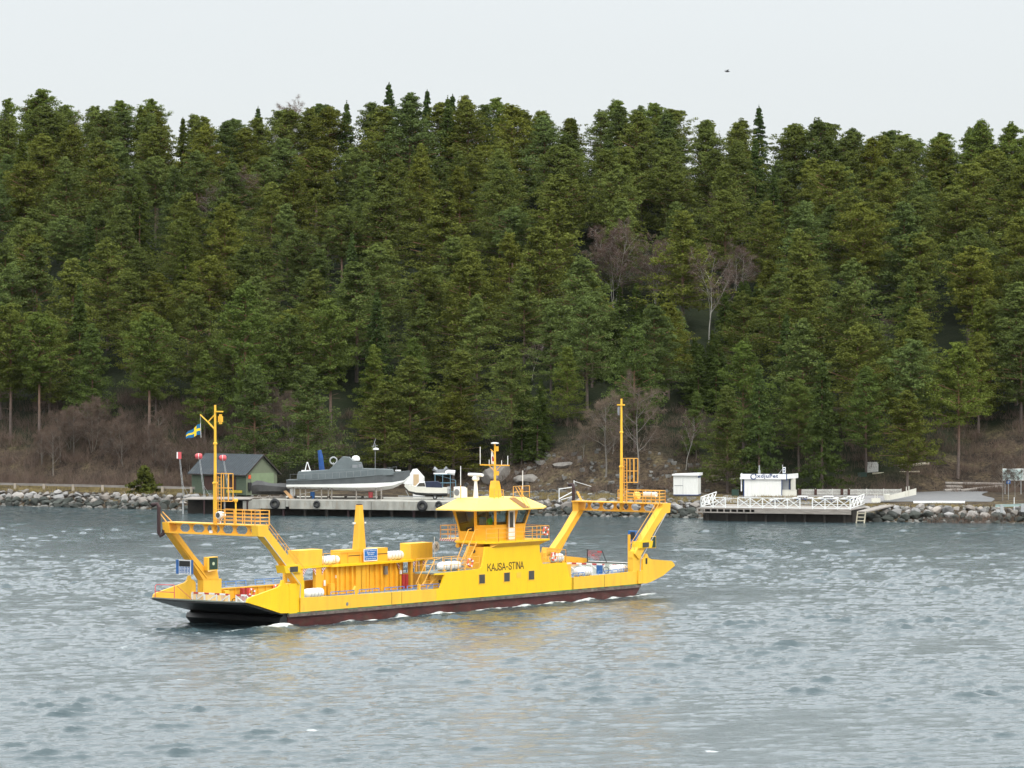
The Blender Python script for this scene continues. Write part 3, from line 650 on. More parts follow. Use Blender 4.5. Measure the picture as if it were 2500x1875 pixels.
# far side bulwark and its blue rails
mb = MB()
fb = [(.5, 9.62), (10.45, 9.62)]
mb.box(2.4, 10.45, 9.6, 9.72, 1.1, 2.47)
for u in np.arange(2.8, 10.3, .9): mb.box(u, u+.07, 9.48, 9.6, 1.42, 2.42)
mb.box(2.4, 10.45, 9.45, 9.6, 2.38, 2.47); mb.build('far_bulwark', M['ygantry'], FY); mb = MB()
mb.box(27.4, 46.4, 9.6, 9.72, 1.1, 2.5)
mb.prism([(44.0, 2.5), (48.0, 3.05), (51.0, 2.75), (51.5, 2.42), (47.0, 1.2), (44, 1.2)], 'y', 9.6, 9.72)
for u in np.arange(28, 50.5, .9): mb.box(u, u+.07, 9.5, 9.6, 1.42, 2.45 if u < 45 else 2.6)
mb.build('far_bulwark', M['ygantry'], FY)
def blue_rail(mb, u0, u1, v, z, h=.42, lean=.25, step=.9):
    mb.bar((u0, v, z), (u1, v, z), .035); mb.bar((u0+.15, v+lean, z+h), (u1+.15, v+lean, z+h), .055)
    mb.bar((u0+.08, v+lean/2, z+h/2), (u1+.08, v+lean/2, z+h/2), .03)
    k = max(1, round((u1-u0)/step))
    for i in range(k+1):
        u = u0+(u1-u0)*i/k; mb.bar((u, v, z), (u+.15, v+lean, z+h), .05)
mb = MB()
for u0, u1 in ((2.6, 6.1), (7.2, 10.4), (11.0, 12.6), (23.4, 27.0)): mb = MB(); blue_rail(mb, u0, u1, 9.7, 2.47, .45, .2, 1.0); mb.build('blue_rail', M['bluerail'], FY)
for (u0, u1) in ((5.3, 8.1), (8.7, 11.1), (11.8, 14.2), (14.6, 16.0), (16.2, 18.6), (36.5, 38.1), (40.1, 42.0), (42.6, 43.3), (43.7, 45.0)):
    mb = MB(); v0 = .25 if u0 < 40 else .25+.12*(u0-40); blue_rail(mb, u0, u1, v0, 1.98, .42, .12, .8)
    mb.build('folded_blue_rail', M['bluerail'], FY)
mb = MB(); mb.prism([(8.2, 2.0), (8.55, 2.0), (8.55, 2.45), (8.38, 2.75), (8.2, 2.45)], 'y', .3, .5); mb.build('bulwark_post', M['ygantry'], FY)
MB().box(16.0, 16.2, .2, .4, 2.0, 2.5).build('bulwark_post', M['ygantry'], FY)

# wings at the four corners
nw = [(-4.68, 2.14), (-4.6, 2.38), (-4.35, 2.5), (-1.15, 3.12), (-.85, 3.3), (-.72, 3.62), (-.55, 3.64), (-.45, 3.35), (-.2, 3.3), (.05, 3.05), (.07, 1.1), (-.86, 1.13), (-3.4, 1.82)]
mb = MB(); mb.prism(nw, 'y', -.06, .12); mb.build('wing', M['yhouse'], FY)
fw = [(u+.15, z-.03) for u, z in nw]
mb = MB(); mb.prism(fw, 'y', 9.66, 9.84); mb.build('wing', M['yfaded'], FY)
rw = [(51.0, 2.42), (50.85, 2.62), (50.5, 2.84), (47.5, 3.12), (47.1, 3.25), (46.85, 3.62), (46.68, 3.64), (46.5, 3.3), (46.2, 3.2), (46.2, 1.1), (46.7, 1.08), (47.3, 1.15), (49.2, 1.62)]
mb = MB(); mb.prism(rw, 'y', 0.0, .18); mb.build('wing', M['yfaded'], FY)
mb = MB(); mb.box(46.6, 46.85, -.02, .0, 2.75, 3.25, 0); mb.build('fairlead', M['black'], FY)
# corner posts
mb = MB(); mb.box(.1, 1.0, -.04, .62, 1.05, 3.3); mb.box(1.0, 1.44, .12, .62, 1.05, 3.3); mb.prism([(1.1, 2.0), (2.0, 2.0), (2.0, 3.4), (1.8, 3.85), (1.1, 3.3)], 'y', .1, .6); mb.build('corner_post', M['yhouse'], FY)
mb = MB(); mb.box(.5, 2.6, 9.15, 9.75, 1.42, 3.25); mb.build('corner_post', M['yfaded'], FY)
mb = MB(); mb.box(44.95, 46.25, .14, .66, 1.42, 3.35); mb.prism([(44.9, 3.35), (46.25, 3.35), (46.0, 3.9), (44.95, 3.9)], 'y', .16, .62); mb.build('corner_post', M['yfaded'], FY)
mb = MB(); mb.box(45.6, 46.22, .02, .13, 1.1, 2.24); mb.build('bulwark_end', M['yfaded'], FY)
mb = MB(); mb.box(44.4, 46.3, 9.15, 9.75, 1.42, 3.5); mb.build('corner_post', M['ygantry'], FY)

# gantries -------------------------------------------------------------
def gantry(mir, name_part='gantry'):
    X = (lambda u: u) if not mir else (lambda u: 46.9 - u)
    def poly(pts): return [(X(u), z) for u, z in pts]
    def bx(mb, u0, u1, *r): a, b = sorted((X(u0), X(u1))); mb.box(a, b, *r)
    g = MB()
    bx(g, -3.35, -2.0, .1, 9.7, 7.80, 7.88)       # top flange
    bx(g, -3.3, -2.75, .45, 9.3, 7.03, 7.15)      # bottom flange
    for vc in (8.45, 7.15, 5.65, 4.9, 4.05, 2.7, 1.25):
        w0, w1 = .13, .42
        pts = []
        for i in range(9):
            t = -1 + i/4; pts.append((vc - w0 - (w1-w0)*abs(t)**2.2, 7.475+.325*t))
        for i in range(9):
            t = 1 - i/4; pts.append((vc + w0 + (w1-w0)*abs(t)**2.2, 7.475+.325*t))
        a, b = sorted((X(-3.05), X(-2.97))); g.prism(pts, 'x', a, b)
    G = g.build(name_part, M['ygantry'], FY)
    # end blocks and slanted legs
    for (v0, v1, far_) in ((0.0, .66, 0), (9.15, 9.8, 1)):
        l = MB(); top = [(-3.45, 7.87), (-3.35, 7.05), (-2.8, 7.0), (-1.37, 5.85), (.08, 4.35), (1.25, 3.2), (1.85, 3.7), (.88, 4.7), (-.43, 5.88), (-2.25, 7.55), (-2.3, 7.88)]
        if far_: top = [(-3.45, 7.87), (-3.35, 7.05), (-3.1, 6.97), (-1.08, 5.0), (.55, 3.2), (2.3, 3.2), (2.1, 3.95), (1.1, 3.85), (-.55, 5.25), (-2.35, 7.0), (-2.3, 7.88)]
        l.prism(poly(top), 'y', v0, v1); L_ = l.build('leg', M['yfaded'] if not far_ else M['ygantry'], G)
        s = MB()
        if not far_:
            s.prism(poly([(-.62, 4.72), (-.42, 4.14), (1.35, 4.14), (1.2, 4.72)]), 'y', -.16, v1+.06)
            s.build('leg_collar', M['yhouse'], L_)
            s = MB(); a, b = sorted((X(.05), X(.95))); s.box(a, b, -.19, -.16, 4.2, 4.62); s.build('dark_panel', M['darkglass'], L_)
            s = MB()
            for k in (0, .35):
                s.bar((X(-2.0), .1+k, 8.0), (X(1.9), .1+k, 4.5), .035)
            for i in range(5): t = i/4; s.bar((X(-2.0+3.9*t), .1, 8.0-3.5*t), (X(-2.15+3.9*t), .1, 7.5-3.5*t), .03)
            s.build('leg_handrail', M['yrail'], L_)
            s = MB(); s.bar((X(-2.75), -.03, 7.0), (X(1.25), -.19, 3.2), .05, .05); s.bar((X(1.25), -.19, 3.2), (X(1.25), -.12, 2.2), .05, .05); s.build('cable_duct', M['aluminium'], L_)
        else:
            s.bar((X(-2.9), 9.15, 6.9), (X(.9), 9.15, 3.4), .12, .12); s.build('brace', M['ygantry'], L_)
    # mast at mid span
    m_ = MB(); u = X(-2.85)
    m_.box(min(X(-2.95), X(-2.75)), max(X(-2.95), X(-2.75)), 4.73, 4.97, 7.1, 11.0)
    m_.tube([(u, 4.85, 11.0), (u, 4.85, 14.0), (u, 4.85, 16.9)], [.12, .10, .085], 10)
    m_.lathe((u, 4.85, 10.9), [(.22, 0), (.22, .1), (.14, .16)], 10); m_.lathe((u, 4.85, 13.9), [(.17, 0), (.17, .1), (.11, .16)], 10)
    if not mir:
        m_.bar((u, 4.9, 15.05), (u-.1, 5.5, 15.6), .09); m_.bar((u-.1, 5.5, 15.6), (u-.15, 6.25, 16.15), .07); m_.bar((u, 4.9, 16.15), (u-.1, 5.5, 15.6), .08)
    m_.box(u-.1, u+.1, 4.1, 4.75, 16.35, 16.45) if not mir else m_.box(u-.12, u+.12, 4.55, 5.25, 16.3, 16.42)
    ms = m_.build('mast', M['yfaded'], G)
    s = MB(); s.box(u-.12, u+.12, 4.15 if not mir else 4.98, 4.45 if not mir else 5.2, 15.6, 16.05); s.cyl((u, 4.3 if not mir else 5.1, 15.45), (u, 4.3 if not mir else 5.1, 16.2), .12, 10); s.build('mast_lamp', M['ygantry'] if not mir else M['metal'], ms)
    s = MB(); ladder(s, (u, 4.55, 7.9), (u, 4.55, 11.5), (0, -.3, 0), 14, .02)
    c0, c1 = (3.3, 4.5)
    for z in (9.6, 10.6, 11.7): s.bar((u-.25, c0, z), (u-.25, c1, z), .05); s.bar((u+.3, c0, z), (u+.3, c1, z), .05); s.bar((u-.25, c0, z), (u+.3, c0, z), .05)
    for v in (c0, 3.75, c1): s.bar((u-.25, v, 9.6), (u-.25, v, 11.7), .05); s.bar((u+.3, v, 9.6), (u+.3, v, 11.7), .05)
    s.build('mast_ladder', M['yrail'], ms)
    s = MB(); r_ = (1, .75, .5, .25)
    railing(s, [(X(-3.25), 4.6, 7.88), (X(-3.25), .45, 7.88), (X(-1.95), .15, 7.88)], 1.08, rails=r_, step=.95, r=.024); s.build('platform_railing', M['yrail'], G); s = MB()
    railing(s, [(X(-2.0), 4.6, 7.88), (X(-2.0), .15, 7.88)], 1.08, rails=r_, step=.95, r=.024); s.build('platform_railing', M['yrail'], G); s = MB()
    s.bar((X(-3.3), 9.5, 7.9), (X(-3.5), 10.1, 8.65), .06); s.bar((X(-2.9), 9.3, 7.9), (X(-3.2), 10.0, 8.65), .06)
    s.build('horn_bracket', M['yrail'], G)
    s = MB(); pv = 10.05 if not mir else 10.6
    s.tube([(X(-3.3), 9.75, 7.25), (X(-3.35), 9.8, 6.95), (X(-3.5), pv-.1, 6.8), (X(-3.55), pv, 7.0), (X(-3.55), pv, 9.0), (X(-3.6), pv+.1, 9.25), (X(-3.65), pv+.6, 9.2)], .15, 9)
    s.build('exhaust_pipe', M['maroon'], G)
    if not mir:
        s = MB(); s.lathe((u-.45, 4.0, 8.55), [(.2, .5), (.26, .3), (.28, -.1), (.26, -.18)], 16, 'x', 0)
        s.bar((u-.35, 3.7, 8.5), (u-.35, 4.0, 8.0), .04); s.bar((u-.35, 4.3, 8.5), (u-.35, 4.0, 8.0), .04); s.bar((u-.35, 4.0, 8.05), (u-.35, 4.0, 7.85), .05)
        q = s.build('searchlight', M['whitefib'], G); s = MB(); s.cyl((u-.66, 4.0, 8.55), (u-.64, 4.0, 8.55), .2, 16); s.build('lens', M['darkglass'], q)
        s = MB(); s.cyl((u, 2.75, 7.88), (u, 2.75, 9.6), .06, 8); s.lathe((u, 2.75, 9.55), [(.12, 0), (.17, .1), (.17, .22), (.08, .25)], 10); s.build('light_post', M['yfaded'], G)
        s = MB(); s.box(u-.35, u-.28, 4.85, 5.15, 7.12, 7.35); s.build('lamp_lens', M['white'], G)
    else:
        s = MB(); s.cyl((u, 3.0, 8.5), (u, 3.35, 8.45), .33, 14); q = s.build('searchlight', M['yroof'], G)
        s = MB(); s.tube([(u, 2.4, 8.6), (u, 1.1, 8.6)], .22, 10); s.build('white_canister', M['whitefib'], G)
    return G
GL = gantry(False); GR = gantry(True)
# signs on the gantry legs
def lane_sign(u, v0, v1, z0, z1):
    mb = MB(); mb.box(u, u+.3, v0, v1, z0, z1, 0); mb.box(u-.005, u+.02, v0-.02, v1-.3, z0-.02, z1+.02, 1); s = mb.build('lane_sign', [M['blue'], M['white']], FY)
    mb = MB(); vm = v1-.32
    mb.box(u-.02, u, vm+.02, v1-.02, z0+.04, z1-.04, 0); mb.box(u-.02, u, v0+.05, vm-.02, z0+.58, z1-.07, 1)
    n = 4; wv = (vm-v0-.08)/n
    for k in range(n): mb.box(u-.02, u, v0+.05+wv*k+.035, v0+.05+wv*(k+1)-.035, z0+.05, z0+.56, 0)
    f = mb.build('sign_face', [M['blue'], M['black']], s)
    mb = MB()
    for k in range(n):
        c = v0+.05+wv*(k+.5); mb.box(u-.03, u-.021, c-.02, c+.02, z0+.26, z0+.45); mb.box(u-.03, u-.021, c-.04, c+.04, z0+.1, z0+.2)
        mb.add([(u-.03, c-.06, z0+.44), (u-.03, c+.06, z0+.44), (u-.03, c, z0+.53)], [(0,1,2)])
    mb.build('arrow', M['white'], s)
lane_sign(-1.7, 8.45, 9.98, 3.82, 4.90)
mb = MB(); mb.box(.55, 1.75, 8.75, 9.15, 3.98, 5.02); s = mb.build('signal_box', M['yfaded'], FY, bevel=.02)
mb = MB(); mb.box(.75, 1.7, 8.73, 8.75, 4.05, 4.97, 0); mb.build('signal_face', M['darkgreen'], s)
mb = MB(); mb.cyl((1.2, 8.71, 4.5), (1.2, 8.73, 4.5), .13, 14); mb.build('signal_lamp', mat('pale lamp glass', (.55,.6,.4), .3), s)
mb = MB(); mb.box(45.9, 46.3, .55, 1.35, 4.55, 5.6, 0); s = mb.build('lane_sign', M['blue'], FY, bevel=.02)
mb = MB(); mb.box(45.88, 45.9, .62, 1.1, 4.9, 5.5); mb.build('sign_face', M['black'], s)
mb = MB(); mb.box(47.2, 48.3, .1, .5, 4.05, 5.1); s = mb.build('signal_box', M['yfaded'], FY, bevel=.02)
mb = MB(); mb.box(47.5, 48.22, .08, .1, 4.12, 5.02); mb.build('signal_face', M['darkgreen'], s)
mb = MB(); mb.box(46.9, 47.35, .06, .1, 4.2, 4.6); mb.build('signal_face', M['darkglass'], s)
mb = MB(); mb.box(45.3, 45.5, .8, .95, 2.0, 5.3); mb.build('sign_post', M['ygantry'], FY)
# gates
def gate(u, v0, v1, z0, z1, diag):
    g = MB()
    g.bar((u, v0, z1), (u, v1, z1), .09, .13); G = g.build('deck_gate', M['redwhite'], FY)
    g = MB(); g.bar((u, v0, z0+.08), (u, v1, z0+.08), .06)
    k = int((v1-v0)/.13)
    for i in range(k+1): v = v0+(v1-v0)*i/k; g.bar((u, v, z0+.08), (u, v, z1-.04), .028)
    for v in (v0, v0+(v1-v0)*.33, v0+(v1-v0)*.66, v1): g.bar((u, v, z0), (u, v, z1), .10)
    for i in range(3):
        a, b = v0+(v1-v0)*i/3, v0+(v1-v0)*(i+1)/3
        g.bar((u-.03, a if diag else b, z0+.1), (u-.03, b if diag else a, z1-.08), .07)
    g.build('gate_bars', M['white'], G)
gate(-.95, 5.15, 9.0, 1.45, 2.34, 0); gate(-.95, .9, 4.4, 1.45, 2.34, 1)
gate(46.35, 4.2, 8.2, 1.6, 2.56, 1); gate(46.35, 2.4, 3.6, 1.6, 2.56, 0)
MB().box(46.28, 46.31, 4.35, 5.0, 1.75, 2.5).build('gate_sign', M['blue'], FY); MB().box(46.28, 46.31, 2.95, 3.4, 2.1, 2.4).build('gate_sign', M['ygantry'], FY)
mb = MB(); 
pts = [(-4.55, 9.5, 2.15), (-4.55, 9.5, 3.0), (-4.4, 9.5, 3.12), (-4.45, 7.7, 3.16), (-4.5, 7.55, 3.1), (-4.5, 7.55, 2.15)]
mb.tube(pts, .035, 6); mb.bar((-4.55, 9.5, 2.6), (-4.5, 7.55, 2.6), .05); mb.bar((-4.4, 7.4, 3.1), (-3.0, 7.1, 2.0), .03); mb.build('red_barrier', M['pinkred'], FY)
mb = MB(); mb.cyl((50.9, 9.4, 2.4), (50.9, 9.4, 3.55), .045, 6); mb.cyl((50.9, 7.3, 2.45), (50.85, 7.8, 3.55), .04, 6)
nb = mb.build('net_post', M['black'], FY)
mb = MB()
for i in range(9): mb.bar((50.9, 9.35, 3.45-.05*i-.05*(i % 3)), (50.88, 7.75+.05*i, 3.42-.11*i), .02)
mb.box(50.87, 50.9, 7.8, 8.3, 3.28, 3.42); mb.box(50.87, 50.9, 8.6, 8.9, 3.0, 3.08); mb.build('net', M['pinkred'], nb)
mb = MB()
for q_, m_ in (((2.9, 3.4, 9.05, 9.4, 1.42, 2.3), 'yfaded'), ((4.9, 5.2, 9.0, 9.3, 1.42, 2.4), 'red'), ((5.8, 6.3, 9.42, 9.47, 1.6, 2.35), 'red')): MB().box(*q_).build('safety_locker', M[m_], FY)
mb = MB(); mb.torus((-.7, 4.8, 1.75), .3, .03, 'x'); mb.build('hose', M['black'], FY); MB().torus((46.2, 3.9, 2.1), .28, .03, 'x').build('hose', M['black'], FY)
mb = MB()
mb.box(26.9, 27.15, 4.75, 5.05, 4.85, 5.3); mb.cyl((26.8, 4.9, 5.0), (26.9, 4.9, 5.0), .2, 10); mb.build('signal_light', M['ygantry'], FY)

# things carried by the ferry -------------------------------------------
def on_ferry(u, v, z): p = FA + FU*u + FV*v; return Vector((p.x, p.y, z))
def raft(u, v, z, L, r, label, first=[None]):
    if first[0] is None:
        root = empty('liferaft_canister', on_ferry(u, v, z), FTH)
        mb = MB(); mb.lathe((0, 0, .36), [(.03, -.72), (.2, -.7), (.31, -.62), (.34, -.5), (.34, -.02), (.355, -.02), (.355, .02), (.34, .02), (.34, .5), (.31, .62), (.2, .7), (.03, .72)], 18, 'x'); mb.build('canister', M['whitefib'], root, smooth=True)
        mb = MB()
        for x in (-.4, -.15, .15, .4): mb.torus((x, 0, .36), .345, .012, 'x', 18, 6)
        mb.build('strap', M['metal'], root)
        mb = MB(); mb.box(-.55, -.4, -.3, .3, 0, .08); mb.box(.4, .55, -.3, .3, 0, .08); mb.build('cradle', M['ygantry'], root)
        first[0] = root
    else:
        root = first[0].copy(); COL.objects.link(root)
        for ch in first[0].children: c = ch.copy(); COL.objects.link(c); c.parent = root
    root.location = on_ferry(u, v, z); root.scale = (L/1.44, r/.355, r/.355)
    tag(root, label, 'liferaft', 'white liferaft canisters on the ferry')
raft(4.1, 1.0, 2.0, 2.1, .38, 'white liferaft canister on the near side deck beside the left gantry leg')
raft(20.9, 1.05, 3.33, 2.7, .38, 'long white liferaft canister on the boat deck, left of the wheelhouse stairs')
raft(36.6-1.5, .9, 3.33, 1.35, .40, 'short white liferaft canister on the boat deck right of the wheelhouse')
raft(39.0, 1.05, 1.98, 2.0, .42, 'white liferaft canister in the right deck bay, nearer the wheelhouse')
raft(45.0-.2, 1.55, 1.9, 1.9, .42, 'white liferaft canister in the right deck bay, beside the right gantry leg')
raft(14.6, 8.5, 3.84, 2.6, .36, 'long white liferaft canister on the far casing roof, left of the funnel')
raft(22.9, 8.5, 3.84, 2.2, .38, 'white liferaft canister on the far casing roof, right of the funnel')
def buoy(u, v, z, ax, label, first=[None]):
    if first[0] is None:
        mb = MB(); mb.torus((0, 0, 0), .3, .075, 'y', 24, 8, 0)
        for k in range(4):
            a = k*math.pi/2+.4; mb.box(.3*math.cos(a)-.07, .3*math.cos(a)+.07, -.085, .085, .3*math.sin(a)-.07, .3*math.sin(a)+.07, 1)
        o = mb.build('lifebuoy', [M['orange'], M['white']]); first[0] = o
    else: o = first[0].copy(); COL.objects.link(o)
    o.location = on_ferry(u, v, z); o.rotation_euler = (0, 0, FTH + ax); tag(o, label, 'lifebuoy', 'orange lifebuoys on the ferry')
buoy(31.9, -.38, 6.15, 0, 'orange lifebuoy on the right end of the wheelhouse walkway railing')
buoy(22.3, .0, 3.95, 0, 'orange lifebuoy on the railing at the foot of the wheelhouse stairs')
buoy(33.6, .1, 3.95, 0, 'orange lifebuoy on the short railing right of the wheelhouse')
buoy(9.3, 9.4, 2.1, 0, 'orange lifebuoy on the far bulwark left of the casing')
buoy(6.4, 9.4, 1.95, 0, 'orange lifebuoy in a red frame on the far bulwark, middle')
buoy(11.6, 9.25, 2.3, 0, 'orange lifebuoy in the left opening of the far casing')
# flags
def flag(loc, rz, cols, name_label, L, H, droop, parts):
    nx, ny = 26, 16
    mb = MB()
    for j in range(ny+1):
        for i in range(nx+1):
            x = i/nx; z = j/ny
            mb.v.append((-L*x*(.95), .09*math.sin(7*x+1.2*z)*x**.5, -droop*x**1.1 + H*(z-1)*(1-.5*x) + .05*math.sin(9*x)))
    for j in range(ny):
        for i in range(nx):
            mb.f.append((j*(nx+1)+i, j*(nx+1)+i+1, (j+1)*(nx+1)+i+1, (j+1)*(nx+1)+i)); mb.mi.append(parts((i+.5)/nx, (j+.5)/ny))
    return mb
M['flagblue'] = mat('flag blue cloth', (.005, .13, .30), .8, var=.1); M['flagyellow'] = mat('flag yellow cloth', (.80, .60, .02), .8, var=.1)
p = on_ferry(-3.0, 6.25, 16.0)
fl = flag(None, 0, None, None, 1.15, .86, .74, lambda x, z: 1 if (.28 < x < .44 or .40 < z < .60) else 0)
root = empty('flag', p, 0)
fl.build('flag_cloth', [M['flagblue'], M['flagyellow']], root, smooth='full', loc=(0, 0, -.55))
mb = MB(); mb.cyl((0.02, 0, -.5), (.06, 0, -1.6), .018, 6); mb.cyl((0.02, 0, -.5), (.0, 0, .12), .008, 4); mb.build('halyard', M['white'], root)
tag(root, 'blue flag with yellow cross streaming left from the left mast', 'flag')
p = on_ferry(29.4, 3.42, 12.85)
root = empty('flag', p, 0)
fl = flag(None, 0, None, None, .25, .0001, .1, lambda x, z: 0); fl = MB()
nx, ny = 8, 20
for j in range(ny+1):
    for i in range(nx+1):
        x, z = i/nx, j/ny; fl.v.append((.42*x*(.25+.75*z)+.02, .06*math.sin(5*x+6*z), -1.15*z-.05*x))
for j in range(ny):
    for i in range(nx): fl.f.append((j*(nx+1)+i, (j+1)*(nx+1)+i, (j+1)*(nx+1)+i+1, j*(nx+1)+i+1)); fl.mi.append(1 if (.45 < (j+.5)/ny < .8 and .2 < (i+.5)/nx < .7) else 0)
fl.build('flag_cloth', [M['white'], M['red']], root, smooth='full'); tag(root, 'limp white and red flag on the wheelhouse roof mast', 'flag')
# the helmsman
def person(loc, rz, label):
    root = empty('person', loc, rz)
    V = [(0,0,.0), (0,0,.25), (0,0,.45), (0,0,.55), (0,0,.68), (0.02,0,.80), (-.2,0,.47), (-.27,.08,.25), (-.16,.3,.2), (.2,0,.47), (.27,.08,.25), (.16,.3,.2), (-.1,.05,-.02), (-.12,.42,-.02), (-.12,.44,-.45), (.1,.05,-.02), (.12,.42,-.02), (.12,.44,-.45)]
    R = [.17, .17, .16, .07, .11, .09, .08, .055, .045, .08, .055, .045, .11, .08, .06, .11, .08, .06]
    E_ = [(0,1),(1,2),(2,3),(3,4),(4,5),(2,6),(6,7),(7,8),(2,9),(9,10),(10,11),(0,12),(12,13),(13,14),(0,15),(15,16),(16,17)]
    me = bpy.data.meshes.new('body'); me.from_pydata(V, E_, []); o = bpy.data.objects.new('body', me); COL.objects.link(o)
    sk = o.modifiers.new('skin', 'SKIN'); 
    for i, r in enumerate(R): me.skin_vertices[0].data[i].radius = (r, r)
    me.skin_vertices[0].data[0].use_root = True
    o.modifiers.new('sub', 'SUBSURF').levels = 1
    me.materials.append(mat('hi vis green jacket', (.30, .75, .03), .8, var=.1)); o.parent = root
    mb = MB(); mb.lathe((0, -.01, .72), [(.02, .15), (.09, .12), (.115, .04), (.11, -.04)], 12); mb.build('hair', mat('dark hair', (.03,.02,.015), .8), root)
    mb = MB(); mb.lathe((0, .06, .68), [(.02, -.11), (.07, -.08), (.085, 0), (.07, .07)], 10); mb.build('face', mat('skin tone', (.5,.3,.22), .6), root)
    tag(root, label, 'person'); return root
person(on_ferry(28.2, 2.55, 6.68), FTH+math.pi/2, 'person in a bright green jacket seated behind the wheelhouse window')

# ------------------------------------------------------------------ the far shore
def GP(px, py, lo=440.0, hi=760.0):          # where the sight line meets the ground
    r = _ray(px, py); Y = lo
    while Y < hi:
        t = Y/r[1]; x, z = r[0]*t, CAMH + r[2]*t
        if z <= g1(x, Y) and Y > shoreY(x)+1: return Vector((x, Y, g1(x, Y)))
        Y += .4
    return Vector((x, Y, g1(x, Y)))
M['concrete'] = mat('weathered concrete', (.34, .33, .29), .9, var=.3, scale=1.2, stain=(.24, .15, .08), samt=.55, sscale=1.6, stretch=(1,1,.35), bump=.3, bscale=4)
M['oldwood'] = mat('grey weathered wood', (.30, .27, .24), .9, var=.3, scale=3, stain=(.15,.11,.08), samt=.5, stretch=(.3,1,2))
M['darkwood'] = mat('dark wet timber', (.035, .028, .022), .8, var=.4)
M['brown'] = mat('brown stained boards', (.055, .025, .018), .85, var=.3)
M['hutgreen'] = mat('green boards', (.075, .10, .065), .85, var=.15, scale=4, stain=(.09,.10,.06), samt=.5, stretch=(.4,.4,3))
M['gablegreen'] = mat('pale green boards', (.15, .175, .115), .85, var=.12, scale=4, stretch=(3,3,.4))
M['roofsheet'] = mat('dark blue grey sheet roof', (.028, .038, .046), .6, var=.25, scale=2, stain=(.10,.10,.09), samt=.4)
M['shipgrey'] = mat('naval grey paint', (.13, .155, .16), .6, var=.15, scale=1.2, stain=(.05,.05,.05), samt=.4)
M['shipgreydark'] = mat('naval grey topsides', (.085, .095, .10), .6, var=.2, scale=1.2, stain=(.10,.11,.11), samt=.4)
M['whitewall'] = mat('white board wall', (.74, .74, .70), .7, var=.08, scale=3, stain=(.5,.5,.44), samt=.4, stretch=(4,4,.4))
M['bluetrim'] = mat('dark blue trim', (.02, .05, .16), .6, var=.1)
M['cream'] = mat('cream gelcoat', (.66, .64, .56), .35, var=.06)
M['tarp'] = mat('dark tarpaulin', (.035, .034, .032), .6, var=.4, scale=1.5, bump=.3, bscale=2)
M['bluetarp'] = mat('blue tarpaulin', (.01, .07, .26), .6, var=.3)
M['galv'] = mat('galvanised steel', (.42, .43, .43), .5, metal=.4, var=.2)
M['fencegrey'] = mat('grey white pickets', (.55, .54, .50), .8, var=.3, scale=6)
M['gravel'] = mat('grey gravel', (.155, .155, .155), .95, var=.15, scale=3, stain=(.22,.20,.18), samt=.5, bump=.2)
M['rock'] = mat('granite boulder', (.26, .245, .23), .9, var=.3, scale=1.5, stain=(.16,.15,.13), samt=.6, sscale=2.2, bump=.5, bscale=4, rand=1)
M['pale'] = mat('pale peeled timber', (.50, .45, .34), .85, var=.2)

# quay ---------------------------------------------------------------
QA, QB = Vector((-33.7, 477.2, 0)), Vector((-8.3, 469.8, 0)); QD = (QB-QA).normalized(); QN = Vector((-QD.y, QD.x, 0)); QR = math.atan2(QD.y, QD.x)
QL = (QB-QA).length
quay = empty('quay', QA, QR); tag(quay, 'long grey concrete quay on piles carrying the laid-up boats', 'quay')
mb = MB()
x = 0.0
for i, L in enumerate((4.6, .5, 6.0, 5.2, 4.4, QL-20.7)):
    mb.box(x+.03, x+L-.03, 0, .35, (.92 if i != 1 else 1.2), 2.04+(.06 if i == 0 else 0)); x += L
mb.build('quay_wall', M['concrete'], quay)
mb = MB(); mb.box(0, QL, .35, 14, 1.78, 2.03); mb.build('quay_deck', M['concrete'], quay)
for i in range(9):
    mb = MB(); x = 1.2+i*2.95; mb.cyl((x, .6, -2), (x, .6, 1.78), .17, 10); mb.build('pile', M['maroon'] if i % 3 == 1 else M['darkwood'], quay)
mb = MB(); mb.box(.2, QL-.2, 3.2, 3.4, -2, 1.8); mb.build('dark_backing', M['darkwood'], quay)  # dark sheet behind the piles, painting in the shade under the quay
mb = MB()
for a, b in ((5.2, 17.6),):
    mb.bar((a, .05, 2.20), (b, .05, 2.20), .12, .10)
mb.build('kerb_beam', M['oldwood'], quay)
# wooden landing left of the quay
LA = Vector((AY(444, 1218, 481)[0], 481.0, 0)); 
land = empty('landing_stage', LA, QR*.35); tag(land, 'low wooden landing stage in front of the green hut', 'jetty')
mb = MB(); mb.box(0, 8.9, 0, 7, 1.9, 2.02); mb.build('stage_deck', M['oldwood'], land)
mb = MB(); mb.box(8.0, 10.5, .3, 5, .5, 1.75); mb.build('concrete_block', M['concrete'], land)
for x, m_ in ((.1, 'galv'), (2.9, 'maroon'), (5.6, 'oldwood'), (8.6, 'maroon')):
    mb = MB(); mb.cyl((x, .25, -2), (x, .25, 1.9), .11, 8); mb.build('pile', M[m_], land)
mb = MB(); mb.box(.2, 9, 3, 3.2, -2, 1.9); mb.build('dark_backing', M['darkwood'], land)  # dark sheet closing the space under the stage
def tyre(px, py, R, label):
    X, Z = AY(px, py, 473); d = (X-QA.x)/QD.x; p = QA + QD*d - QN*.16
    root = empty('fender_tyre', (p.x, p.y, AY(px, py, p.y)[1]), QR)
    mb = MB(); mb.torus((0, 0, 0), R*.68, R*.34, 'y', 26, 10); mb.build('tyre', M['black'], root, smooth=True)
    mb = MB(); mb.bar((-.1, 0, R*.6), (-.1, .1, R+.35), .03); mb.bar((.1, 0, R*.6), (.1, .1, R+.35), .03); mb.build('chain', M['metal'], root)
    tag(root, label, 'tyre', 'tyre fenders on the quay')
